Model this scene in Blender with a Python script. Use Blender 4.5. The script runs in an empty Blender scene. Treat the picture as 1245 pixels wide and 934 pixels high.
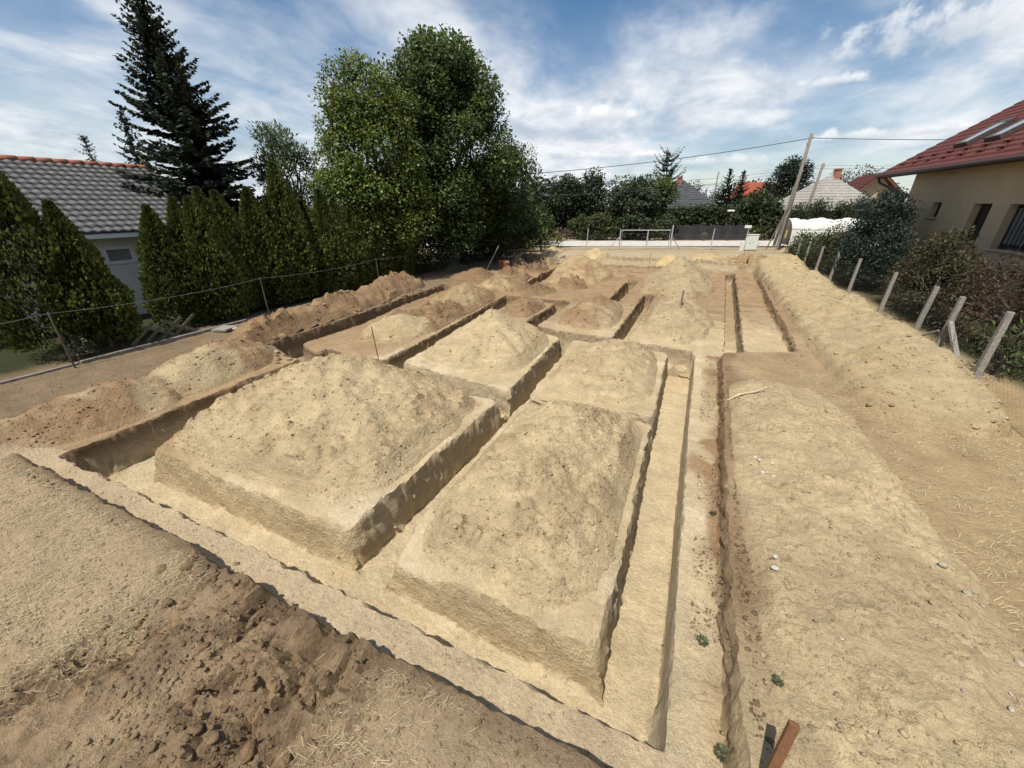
import bpy, bmesh, math, random
import numpy as np
rng = np.random.default_rng(7)
random.seed(7)
R = math.radians
SC = bpy.context.scene
COL = SC.collection

# ------------------------------------------------------------------ camera
H = 3.5                       # eye height over the stripped building platform
YAW = 23.8                    # camera looks 23.8 deg left of the trench direction (+Y)
cam_d = bpy.data.cameras.new('camera')
cam = bpy.data.objects.new('camera', cam_d); COL.objects.link(cam)
cam.location = (0, 0, H)
cam.rotation_euler = (R(90 - 24.9), 0, R(YAW))
cam_d.sensor_width = 36; cam_d.lens = 36 * 468 / 1245
cam_d.clip_start = 0.05; cam_d.clip_end = 3000
SC.camera = cam

# ------------------------------------------------------------------ light
SUN_EL, SUN_AZ = 63.0, 193.0          # azimuth clockwise from +Y
sd = bpy.data.lights.new('sun', 'SUN'); so = bpy.data.objects.new('sun', sd); COL.objects.link(so)
sd.energy = 5.0; sd.angle = R(0.5); sd.color = (1.0, 0.95, 0.87)
so.rotation_euler = (R(90 - SUN_EL), 0, R(180 - SUN_AZ))
so.location = (0, -10, 30)
W = bpy.data.worlds.new('World'); SC.world = W; W.use_nodes = True
SC.view_settings.view_transform = 'Standard'; SC.view_settings.look = 'None'
SC.view_settings.gamma = 1; SC.view_settings.use_curve_mapping = False
SC.view_settings.exposure = 0.28


def sky_world():
    nt = W.node_tree; nt.nodes.clear()
    N = nt.nodes.new; Lk = nt.links.new
    out = N('ShaderNodeOutputWorld'); bg = N('ShaderNodeBackground'); bg.inputs[1].default_value = 0.070
    sky = N('ShaderNodeTexSky'); sky.sky_type = 'NISHITA'; sky.sun_disc = False
    sky.sun_elevation = R(SUN_EL); sky.sun_rotation = R(SUN_AZ); sky.altitude = 120
    sky.air_density = 1.15; sky.dust_density = 0.3; sky.ozone_density = 3.0
    tc = N('ShaderNodeTexCoord'); sep = N('ShaderNodeSeparateXYZ'); Lk(tc.outputs['Generated'], sep.inputs[0])

    def m(op, a, b=None, c=None, clamp=False):
        n = N('ShaderNodeMath'); n.operation = op; n.use_clamp = clamp
        for i, v in enumerate((a, b, c)):
            if v is None: continue
            if isinstance(v, (int, float)): n.inputs[i].default_value = v
            else: Lk(v, n.inputs[i])
        return n.outputs[0]
    z = m('MAXIMUM', sep.outputs[2], 0.0); zz = m('ADD', z, 0.22)
    cx = m('DIVIDE', sep.outputs[0], zz); cy = m('DIVIDE', sep.outputs[1], zz)
    cmb = N('ShaderNodeCombineXYZ'); Lk(cx, cmb.inputs[0]); Lk(cy, cmb.inputs[1])

    def noise(vec, scale, detail, rough, dist=0.0, sx=1, sy=1, rot=0, off=(0, 0, 0)):
        mp = N('ShaderNodeMapping'); mp.inputs['Rotation'].default_value = (0, 0, R(rot)); mp.inputs['Scale'].default_value = (sx, sy, 1)
        mp.inputs['Location'].default_value = off
        Lk(vec, mp.inputs[0]); n = N('ShaderNodeTexNoise'); n.inputs['Scale'].default_value = scale
        n.inputs['Detail'].default_value = detail; n.inputs['Roughness'].default_value = rough; n.inputs['Distortion'].default_value = dist
        Lk(mp.outputs[0], n.inputs['Vector']); return n.outputs['Fac']

    def ramp(f, lo, hi):
        n = N('ShaderNodeMapRange'); n.interpolation_type = 'SMOOTHSTEP'; n.inputs[1].default_value = lo; n.inputs[2].default_value = hi
        Lk(f, n.inputs[0]); return n.outputs[0]
    big = noise(cmb.outputs[0], 0.7, 2, 0.5, 0.3, off=(3.1, 1.7, 0))
    fine = noise(cmb.outputs[0], 1.9, 6, 0.58, 0.25, sx=1.3, sy=0.9, rot=-38, off=(0.4, 2.3, 0))
    veil = m('ADD', m('MULTIPLY', big, 0.55), m('MULTIPLY', fine, 0.6))
    veil = ramp(veil, 0.45, 0.74)
    low = m('SUBTRACT', 1.0, ramp(z, 0.02, 0.42))                     # the veil thickens towards the horizon
    def window(az, el, wa):
        az = R(az); el = R(el); n = N('ShaderNodeVectorMath'); n.operation = 'DOT_PRODUCT'; Lk(tc.outputs['Generated'], n.inputs[0]); n.inputs[1].default_value = (math.sin(az) * math.cos(el), math.cos(az) * math.cos(el), math.sin(el))
        return ramp(n.outputs['Value'], math.cos(R(wa)), math.cos(R(wa * .25)))
    gap = m('ADD', window(-17, 33, 20), m('MULTIPLY', window(-47, 16, 16), .5), None, True)
    cover = m('ADD', m('MULTIPLY', veil, 0.92), m('MULTIPLY', low, 0.46), None, True)
    cover = m('MULTIPLY', cover, m('SUBTRACT', 1.0, m('MULTIPLY', gap, .55)))
    # a clear gap high in the middle, as the photo shows
    mix = N('ShaderNodeMix'); mix.data_type = 'RGBA'; hs = N('ShaderNodeHueSaturation'); hs.inputs['Saturation'].default_value = 1.25; hs.inputs['Value'].default_value = 1.15
    Lk(sky.outputs[0], hs.inputs['Color']); Lk(cover, mix.inputs[0]); Lk(hs.outputs[0], mix.inputs[6])
    shade = noise(cmb.outputs[0], 2.6, 4, 0.6, 0.2, off=(7, 3, 0))
    cr = N('ShaderNodeMix'); cr.data_type = 'RGBA'; cr.inputs[6].default_value = (6.2, 7.2, 8.5, 1); cr.inputs[7].default_value = (10.8, 11.1, 11.5, 1)
    Lk(ramp(shade, 0.3, 0.62), cr.inputs[0]); Lk(cr.outputs[2], mix.inputs[7])
    col = mix.outputs[2]

    # small cumulus: soft blobs round fixed compass directions
    def cumulus(col, az, el, wa, we, seed, amt=1.0):
        az = R(az); el = R(el)
        c = (math.sin(az) * math.cos(el), math.cos(az) * math.cos(el), math.sin(el))
        t = (math.cos(az), -math.sin(az), 0); u = (-math.sin(az) * math.sin(el), -math.cos(az) * math.sin(el), math.cos(el))
        def dot(v):
            n = N('ShaderNodeVectorMath'); n.operation = 'DOT_PRODUCT'; Lk(tc.outputs['Generated'], n.inputs[0]); n.inputs[1].default_value = v
            return n.outputs['Value']
        a = m('DIVIDE', dot(t), R(wa)); b0 = m('DIVIDE', dot(u), R(we))
        # flat base, round top
        b = m('MULTIPLY', b0, m('ADD', 1.0, m('MULTIPLY', m('LESS_THAN', b0, 0.0), 0.9)))
        d = m('SQRT', m('ADD', m('MULTIPLY', a, a), m('MULTIPLY', b, b)))
        n1 = noise(tc.outputs['Generated'], 26, 4, 0.62, 0.0, off=(seed, seed * 2, 0), sy=1)
        f = m('ADD', m('SUBTRACT', 1.0, d), m('MULTIPLY', m('SUBTRACT', n1, 0.5), 2.6))
        front = m('GREATER_THAN', dot(c), 0.5)
        f = m('MULTIPLY', m('MULTIPLY', ramp(f, 0.0, 0.75), front), amt)
        mx = N('ShaderNodeMix'); mx.data_type = 'RGBA'; Lk(f, mx.inputs[0]); Lk(col, mx.inputs[6])
        lit = N('ShaderNodeMix'); lit.data_type = 'RGBA'; lit.inputs[6].default_value = (6.6, 7.3, 8.2, 1); lit.inputs[7].default_value = (13.2, 13.2, 13.0, 1)
        Lk(ramp(m('ADD', b0, m('MULTIPLY', n1, 1.6)), 0.2, 1.5), lit.inputs[0]); Lk(lit.outputs[2], mx.inputs[7])
        return mx.outputs[2]
    for args in CUMULUS: col = cumulus(col, *args)
    Lk(col, bg.inputs[0]); Lk(bg.outputs[0], out.inputs[0])


# azimuth clockwise from +Y, elevation, half width, half height, seed, amount
CUMULUS = [(-12.0, 9.6, 4.6, 1.7, 1.0, 0.95), (10.0, 11.0, 4.4, 0.8, 4.0, 0.7), (-6.6, 5.6, 2.0, 0.5, 9.0, 0.8), (13.5, 6.3, 4.5, 0.8, 12.0, 0.7), (19.0, 6.2, 4.0, 0.8, 21.0, 0.7),
           (19.5, 13.5, 12.0, 3.0, 15.0, 0.6), (2.0, 4.6, 6.0, 0.8, 18.0, 0.45), (-14.0, 5.6, 4.5, 0.8, 25.0, 0.5)]
sky_world()

# ------------------------------------------------------------------ helpers
WLOC = {}


def tag(o, label=None, cat=None, group=None, kind=None):
    if label: o['label'] = label
    if cat: o['category'] = cat
    if group: o['group'] = group
    if kind: o['kind'] = kind
    return o


def thing(name, label, cat, loc=(0, 0, 0), group=None):
    o = bpy.data.objects.new(name, None); COL.objects.link(o); o.location = loc; o.empty_display_size = 0.3
    WLOC[o.name] = np.array(loc, float)
    return tag(o, label, cat, group)


def link(name, me, mat, parent=None, loc=(0, 0, 0)):
    o = bpy.data.objects.new(name, me); COL.objects.link(o)
    if mat: me.materials.append(mat)
    if parent: o.parent = parent; WLOC[o.name] = WLOC[parent.name]
    else: o.location = loc; WLOC[o.name] = np.array(loc, float)
    return o


def mesh_np(name, V, F, col=None, smooth=False):
    """vertices (N,3), faces (M,k) and optional per-vertex colour as one mesh"""
    me = bpy.data.meshes.new(name); V = np.asarray(V, np.float32); F = np.asarray(F, np.int32)
    m, k = F.shape
    me.vertices.add(len(V)); me.vertices.foreach_set('co', V.ravel())
    me.loops.add(m * k); me.loops.foreach_set('vertex_index', F.ravel())
    me.polygons.add(m); me.polygons.foreach_set('loop_start', np.arange(0, m * k, k, dtype=np.int32))
    me.polygons.foreach_set('loop_total', np.full(m, k, np.int32))
    if smooth: me.polygons.foreach_set('use_smooth', np.ones(m, bool))
    me.update(calc_edges=True)
    if col is not None:
        a = me.color_attributes.new('col', 'FLOAT_COLOR', 'POINT')
        c = np.ones((len(V), 4), np.float32); c[:, :3] = col; a.data.foreach_set('color', c.ravel())
    me.validate()
    return me


class MB:
    """collects boxes, bars and tubes; build() links them as ONE mesh"""
    def __init__(s): s.v = []; s.f = []

    def box(s, x0, x1, y0, y1, z0, z1):
        b = len(s.v); s.v += [(x, y, z) for z in (z0, z1) for y in (y0, y1) for x in (x0, x1)]
        s.f += [tuple(b + i for i in q) for q in ((0, 2, 3, 1), (4, 5, 7, 6), (0, 1, 5, 4), (2, 6, 7, 3), (0, 4, 6, 2), (1, 3, 7, 5))]
        return s

    def obox(s, c, ax, ay, az):
        """box from centre and three half-axis vectors"""
        c, ax, ay, az = (np.array(q, float) for q in (c, ax, ay, az)); b = len(s.v)
        s.v += [tuple(c + ax * i + ay * j + az * k) for k in (-1, 1) for j in (-1, 1) for i in (-1, 1)]
        s.f += [tuple(b + i for i in q) for q in ((0, 2, 3, 1), (4, 5, 7, 6), (0, 1, 5, 4), (2, 6, 7, 3), (0, 4, 6, 2), (1, 3, 7, 5))]
        return s

    def tube(s, pts, rad, n=8, cap=True, rough=0):
        pts = [np.array(p, float) for p in pts]; rs = rad if isinstance(rad, (list, tuple)) else [rad] * len(pts)
        b = len(s.v)
        for i, p in enumerate(pts):
            d = pts[min(i + 1, len(pts) - 1)] - pts[max(i - 1, 0)]; d /= np.linalg.norm(d) + 1e-9
            u = np.cross(d, (0, 0, 1) if abs(d[2]) < .9 else (1, 0, 0)); u /= np.linalg.norm(u); w = np.cross(d, u)
            for k in range(n):
                a = 2 * math.pi * k / n; r = rs[i] * (1 + (random.uniform(-rough, rough) if rough else 0))
                s.v.append(tuple(p + (u * math.cos(a) + w * math.sin(a)) * r))
        for i in range(len(pts) - 1):
            for k in range(n):
                s.f.append((b + i * n + k, b + i * n + (k + 1) % n, b + (i + 1) * n + (k + 1) % n, b + (i + 1) * n + k))
        if cap:
            s.f.append(tuple(b + k for k in range(n))[::-1]); s.f.append(tuple(b + (len(pts) - 1) * n + k for k in range(n)))
        return s

    def poly(s, pts):
        b = len(s.v); s.v += [tuple(p) for p in pts]; s.f.append(tuple(range(b, b + len(pts)))); return s

    def prism(s, pts, d):
        """polygon pts extruded by vector d"""
        b = len(s.v); n = len(pts); d = np.array(d, float); s.v += [tuple(p) for p in pts] + [tuple(np.array(p) + d) for p in pts]
        s.f.append(tuple(range(b, b + n))[::-1]); s.f.append(tuple(range(b + n, b + 2 * n)))
        for i in range(n): s.f.append((b + i, b + (i + 1) % n, b + n + (i + 1) % n, b + n + i))
        return s

    def build(s, name, mat, parent=None, loc=(0, 0, 0), smooth=False, bevel=0):
        o0 = WLOC[parent.name] if parent else np.array(loc, float)
        me = bpy.data.meshes.new(name); me.from_pydata([tuple(np.array(v) - o0) for v in s.v], [], s.f)
        if smooth:
            for p in me.polygons: p.use_smooth = True
        me.update()
        o = link(name, me, mat, parent, loc)
        if bevel:
            md = o.modifiers.new('bevel', 'BEVEL'); md.width = bevel; md.segments = 2; md.limit_method = 'ANGLE'
        return o


CY, SY = math.cos(R(YAW)), math.sin(R(YAW))


def st(a, b):
    """the street runs at an angle to the lot: a metres along it, b metres away from the lot's front -> lot x, y"""
    return a * CY - b * SY, a * SY + b * CY


def hash2(i, j, s):
    n = (i.astype(np.int64) * 374761393 + j.astype(np.int64) * 668265263 + s * 974711) & 0x7fffffff
    n = ((n ^ (n >> 13)) * 1274126177) & 0x7fffffff
    return ((n ^ (n >> 16)) & 0xffff) / 65535.0


def vnoise(x, y, s=0):
    i = np.floor(x); j = np.floor(y); fx = x - i; fy = y - j
    fx = fx * fx * (3 - 2 * fx); fy = fy * fy * (3 - 2 * fy)
    a = hash2(i, j, s); b = hash2(i + 1, j, s); c = hash2(i, j + 1, s); d = hash2(i + 1, j + 1, s)
    return (a * (1 - fx) + b * fx) * (1 - fy) + (c * (1 - fx) + d * fx) * fy


def fbm(x, y, sc, octv=4, s=0, gain=.5):
    """-1..1 fractal noise, sc = size of the largest lumps in metres"""
    t = 0; a = 1; n = 0; ca, sa = .8, .6
    x, y = x / sc, y / sc
    for o in range(octv):
        t = t + a * (vnoise(x + 17.3 * o, y - 9.1 * o, s + o) * 2 - 1); n += a; a *= gain
        x, y = (x * ca - y * sa) * 2.03, (x * sa + y * ca) * 2.03
    return t / n


def worley(x, y, sc, s=0):
    x, y = x / sc, y / sc; i = np.floor(x); j = np.floor(y); best = np.full(np.shape(x), 9.0)
    for di in (-1, 0, 1):
        for dj in (-1, 0, 1):
            px = i + di + hash2(i + di, j + dj, s); py = j + dj + hash2(i + di, j + dj, s + 5)
            best = np.minimum(best, (px - x) ** 2 + (py - y) ** 2)
    return np.sqrt(best)


def plates(x, y, sc, s=0):
    """broken crust: every cell a tilted plate with its own height, cracks between; about -.5..1"""
    x, y = x / sc, y / sc; i = np.floor(x); j = np.floor(y); b1 = np.full(np.shape(x), 9.0); b2 = b1.copy(); h = b1 * 0
    for di in (-1, 0, 1):
        for dj in (-1, 0, 1):
            r1 = hash2(i + di, j + dj, s); r2 = hash2(i + di, j + dj, s + 5); dx = x - i - di - r1; dy = y - j - dj - r2; d = dx * dx + dy * dy
            r3 = hash2(i + di, j + dj, s + 9); hv = r3 ** 1.6 + (r1 - .5) * dx * 1.3 + (r2 - .5) * dy * 1.3
            new = d < b1; b2 = np.where(new, b1, np.minimum(b2, d)); h = np.where(new, hv, h); b1 = np.where(new, d, b1)
    gap = np.sqrt(b2) - np.sqrt(b1)
    return h * np.clip(gap / .16, 0, 1) - .35 * (1 - np.clip(gap / .10, 0, 1))


def unit(v): return v / (np.linalg.norm(v, axis=-1, keepdims=True) + 1e-9)


def sstep(a, b, x):
    t = np.clip((x - a) / (b - a), 0, 1); return t * t * (3 - 2 * t)


# ------------------------------------------------------------------ materials
def new_mat(name, rough=.8, base=None, spec=.3, metal=0):
    m = bpy.data.materials.new(name); m.use_nodes = True; nt = m.node_tree; b = nt.nodes['Principled BSDF']
    b.inputs['Roughness'].default_value = rough; b.inputs['Specular IOR Level'].default_value = spec; b.inputs['Metallic'].default_value = metal
    if base: b.inputs['Base Color'].default_value = (*base, 1)
    return m, nt, b


def worn(name, c1, c2, scale=8, rough=.8, bump=.3, bdist=.01, spec=.3, metal=0, stretch=(1, 1, 1), detail=6, c3=None):
    """a surface mottled between two colours by noise, with a little bump"""
    m, nt, b = new_mat(name, rough, None, spec, metal); N = nt.nodes.new; Lk = nt.links.new
    g = N('ShaderNodeTexCoord'); mp = N('ShaderNodeMapping'); mp.inputs['Scale'].default_value = stretch; Lk(g.outputs['Object'], mp.inputs[0])
    n = N('ShaderNodeTexNoise'); n.inputs['Scale'].default_value = scale; n.inputs['Detail'].default_value = detail; n.inputs['Roughness'].default_value = .65; Lk(mp.outputs[0], n.inputs['Vector'])
    r = N('ShaderNodeValToRGB'); r.color_ramp.elements[0].position = .32; r.color_ramp.elements[1].position = .68
    r.color_ramp.elements[0].color = (*c1, 1); r.color_ramp.elements[1].color = (*c2, 1)
    if c3: e = r.color_ramp.elements.new(.5); e.color = (*c3, 1)
    Lk(n.outputs['Fac'], r.inputs[0]); Lk(r.outputs[0], b.inputs['Base Color'])
    n2 = N('ShaderNodeTexNoise'); n2.inputs['Scale'].default_value = scale * 5; n2.inputs['Detail'].default_value = 4; Lk(mp.outputs[0], n2.inputs['Vector'])
    bp = N('ShaderNodeBump'); bp.inputs['Strength'].default_value = bump; bp.inputs['Distance'].default_value = bdist; Lk(n2.outputs['Fac'], bp.inputs['Height']); Lk(bp.outputs[0], b.inputs['Normal'])
    return m


def soil_material():
    m, nt, b = new_mat('soil', .95, None, .1); N = nt.nodes.new; Lk = nt.links.new
    at = N('ShaderNodeVertexColor'); at.layer_name = 'col'; pos = N('ShaderNodeNewGeometry')

    def noise(sc, det, ro=.6):
        n = N('ShaderNodeTexNoise'); n.inputs['Scale'].default_value = sc; n.inputs['Detail'].default_value = det; n.inputs['Roughness'].default_value = ro
        Lk(pos.outputs['Position'], n.inputs['Vector']); return n.outputs['Fac']

    def mr(f, a, b_, lo, hi):
        n = N('ShaderNodeMapRange'); n.inputs[1].default_value = a; n.inputs[2].default_value = b_; n.inputs[3].default_value = lo; n.inputs[4].default_value = hi; Lk(f, n.inputs[0]); return n.outputs[0]

    def mul(a, b_):
        n = N('ShaderNodeMath'); n.operation = 'MULTIPLY'; Lk(a, n.inputs[0]); Lk(b_, n.inputs[1]); return n.outputs[0]

    def add(a, b_, k):
        n = N('ShaderNodeMath'); n.operation = 'MULTIPLY_ADD'; Lk(b_, n.inputs[0]); n.inputs[1].default_value = k; Lk(a, n.inputs[2]); return n.outputs[0]
    n1, n2, n3 = noise(3.5, 5), noise(24, 6, .7), noise(110, 3, .7)
    f = mul(mr(n1, .3, .7, .88, 1.10), mul(mr(n2, .3, .7, .82, 1.16), mr(n3, .3, .7, .78, 1.20)))
    vm = N('ShaderNodeVectorMath'); vm.operation = 'SCALE'; Lk(at.outputs['Color'], vm.inputs[0]); Lk(f, vm.inputs['Scale']); Lk(vm.outputs[0], b.inputs['Base Color'])
    mp = N('ShaderNodeMapping'); mp.inputs['Scale'].default_value = (1.2, 1.2, 16); Lk(pos.outputs['Position'], mp.inputs[0]); ns = N('ShaderNodeTexNoise'); ns.inputs['Scale'].default_value = 1.4; ns.inputs['Detail'].default_value = 3; Lk(mp.outputs[0], ns.inputs['Vector'])
    v2 = N('ShaderNodeVectorMath'); v2.operation = 'SCALE'; Lk(vm.outputs[0], v2.inputs[0]); Lk(mr(ns.outputs['Fac'], .3, .7, .88, 1.10), v2.inputs['Scale']); Lk(v2.outputs[0], b.inputs['Base Color'])
    vo = N('ShaderNodeTexVoronoi'); vo.inputs['Scale'].default_value = 32; Lk(pos.outputs['Position'], vo.inputs['Vector'])
    n4 = noise(9, 3); h = add(add(add(n3, n2, 1.6), vo.outputs['Distance'], .5), n4, 2.2)
    bp = N('ShaderNodeBump'); bp.inputs['Strength'].default_value = .75; bp.inputs['Distance'].default_value = .030; Lk(h, bp.inputs['Height']); Lk(bp.outputs[0], b.inputs['Normal'])
    return m


def leaf_material(name, trans=.25, rough=.55):
    m, nt, b = new_mat(name, rough, None, .25); N = nt.nodes.new; Lk = nt.links.new
    at = N('ShaderNodeVertexColor'); at.layer_name = 'col'; Lk(at.outputs['Color'], b.inputs['Base Color'])
    tr = N('ShaderNodeBsdfTranslucent'); mx = N('ShaderNodeMixShader'); mx.inputs[0].default_value = trans
    hs = N('ShaderNodeHueSaturation'); hs.inputs['Value'].default_value = 1.5; hs.inputs['Hue'].default_value = .485; Lk(at.outputs['Color'], hs.inputs['Color']); Lk(hs.outputs[0], tr.inputs[0])
    Lk(b.outputs[0], mx.inputs[1]); Lk(tr.outputs[0], mx.inputs[2]); Lk(mx.outputs[0], nt.nodes['Material Output'].inputs[0])
    return m


def glass_material(name, tint):
    m, nt, b = new_mat(name, .06, tint, .6); return m


SOIL = soil_material(); LEAF = leaf_material('leaves'); NEEDLE = leaf_material('needles', .10, .6)
BARK = worn('bark', (.055, .045, .035), (.13, .105, .08), 14, .95, .8, .02, stretch=(1, 1, .25))
CONCRETE = worn('weathered_concrete', (.17, .155, .13), (.31, .29, .25), 22, .95, .6, .006)
WOODGREY = worn('grey_weathered_wood', (.11, .095, .078), (.25, .22, .18), 10, .9, .5, .006, stretch=(6, 6, .5))
STAKEWOOD = worn('brown_stake_wood', (.125, .056, .026), (.20, .098, .046), 16, .8, .5, .003, stretch=(5, 5, .5))
STEEL = worn('galvanised_steel', (.36, .37, .38), (.55, .56, .56), 12, .5, .1, .002, .5, .35)
RUST = worn('rusty_rod', (.10, .055, .035), (.19, .11, .07), 30, .9, .3, .002)
WIRE = worn('fence_wire', (.07, .068, .064), (.13, .125, .12), 20, .6, .0, .002, .4, .3)
CABLE = new_mat('black_cable', .7, (.035, .036, .04))[0]
ASPHALT = worn('pale_road_surface', (.40, .375, .33), (.52, .49, .44), 1.5, .95, .3, .006)
WHITE = worn('white_paint', (.70, .69, .66), (.80, .79, .76), 6, .55, .05, .002)

SAND = np.array((.480, .376, .222)); SANDY = np.array((.490, .372, .205)); PALE = np.array((.580, .480, .320))
GREYS = np.array((.400, .308, .182)); BROWN = np.array((.245, .160, .088)); DARKB = np.array((.150, .102, .060))
STRAW = np.array((.385, .290, .175)); LEDGE = np.array((.480, .375, .240)); DUST = np.array((.365, .275, .168))

# ------------------------------------------------------------------ ground
# trenches: corner polygons in plan, floor level
TRENCH = [
    ([(-8.33, 1.73), (-.02, 1.73), (.42, 1.70), (.42, 2.22), (-.1, 2.18), (-3.2, 2.32), (-7.35, 2.34), (-8.3, 2.3)], -.65),      # along the front
    ([(-8.33, 1.7), (-7.40, 1.7), (-7.42, 2.5), (-7.78, 4.2), (-7.93, 6.2), (-7.93, 6.9), (-8.46, 6.9), (-8.44, 4)], -.65),
    ([(-3.16, 2.0), (-2.58, 2.0), (-2.52, 6.4), (-2.66, 10.4), (-3.05, 10.4), (-2.93, 6.3)], -.65),
    ([(-.10, 1.8), (.43, 1.75), (.47, 6), (.55, 10.35), (-.06, 10.35), (-.09, 6)], -.65),
    ([(-9.75, 6.15), (-2.9, 6.10), (-2.9, 6.52), (-6.2, 6.95), (-8.6, 6.62), (-9.75, 6.9)], -.60),
    ([(-2.6, 6.25), (-.09, 6.30), (-.09, 6.62), (-2.6, 6.42)], -.20),
    ([(-9.78, 6.3), (-9.25, 6.6), (-9.30, 9), (-9.62, 12), (-9.95, 15.5), (-10.35, 15.5), (-10.05, 11.2), (-9.80, 8.9)], -.45),
    ([(-6.45, 6.2), (-6.03, 6.3), (-6.10, 10.5), (-6.25, 15), (-6.9, 15), (-6.65, 10.8)], -.60),
    ([(-6.1, 10.95), (-2.8, 10.45), (.48, 10.30), (.48, 10.72), (-1.4, 10.92), (-2.9, 11.05), (-6.1, 11.55)], -.50),
    ([(-1.66, 10.6), (-1.22, 10.6), (-1.08, 17.6), (-1.49, 17.6)], -.60),
    ([(-2.74, 15.9), (-2.28, 15.9), (-2.18, 20.6), (-2.62, 20.6)], -.55),
    ([(-4.56, 11.5), (-4.10, 11.4), (-4.05, 14.9), (-4.46, 14.9)], -.50),
    ([(-6.6, 14.3), (-4.1, 14.6), (-4.1, 15.1), (-6.6, 14.9)], -.45),
    ([(1.26, 11.0), (1.72, 10.95), (2.10, 18), (2.44, 25.2), (2.02, 25.2), (1.66, 18)], -.60),
    ([(-7.8, 24.6), (-4, 25.1), (-1.4, 25.9), (-1.5, 26.5), (-4, 25.8), (-7.8, 25.4)], -.40),
    ([(-7.3, 17.5), (-6.7, 17.5), (-6.5, 24.8), (-7.2, 24.8)], -.45),
]
PLAT = [(-8.9, 1.33), (.84, 1.35), (.86, 4.1), (1.08, 10.02), (2.80, 10.85), (3.0, 17), (3.35, 24), (3.7, 27.5), (-2, 29), (-8, 27.5), (-9.9, 20), (-9.9, 15.6), (-9.3, 12), (-9.2, 9), (-9.0, 6.3)]


def poly_sd(x, y, P):
    """signed distance to a polygon, positive inside"""
    d = np.full(x.shape, 1e9); ins = np.zeros(x.shape, bool); n = len(P)
    for i in range(n):
        ax, ay = P[i]; bx, by = P[(i + 1) % n]; ex, ey = bx - ax, by - ay
        t = np.clip(((x - ax) * ex + (y - ay) * ey) / (ex * ex + ey * ey), 0, 1)
        d = np.minimum(d, (x - ax - t * ex) ** 2 + (y - ay - t * ey) ** 2)
        c = ((ay <= y) & (by > y)) | ((by <= y) & (ay > y))
        if ey != 0: ins ^= c & (x < ax + (y - ay) * ex / ey)
    d = np.sqrt(d); return np.where(ins, d, -d)


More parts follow.
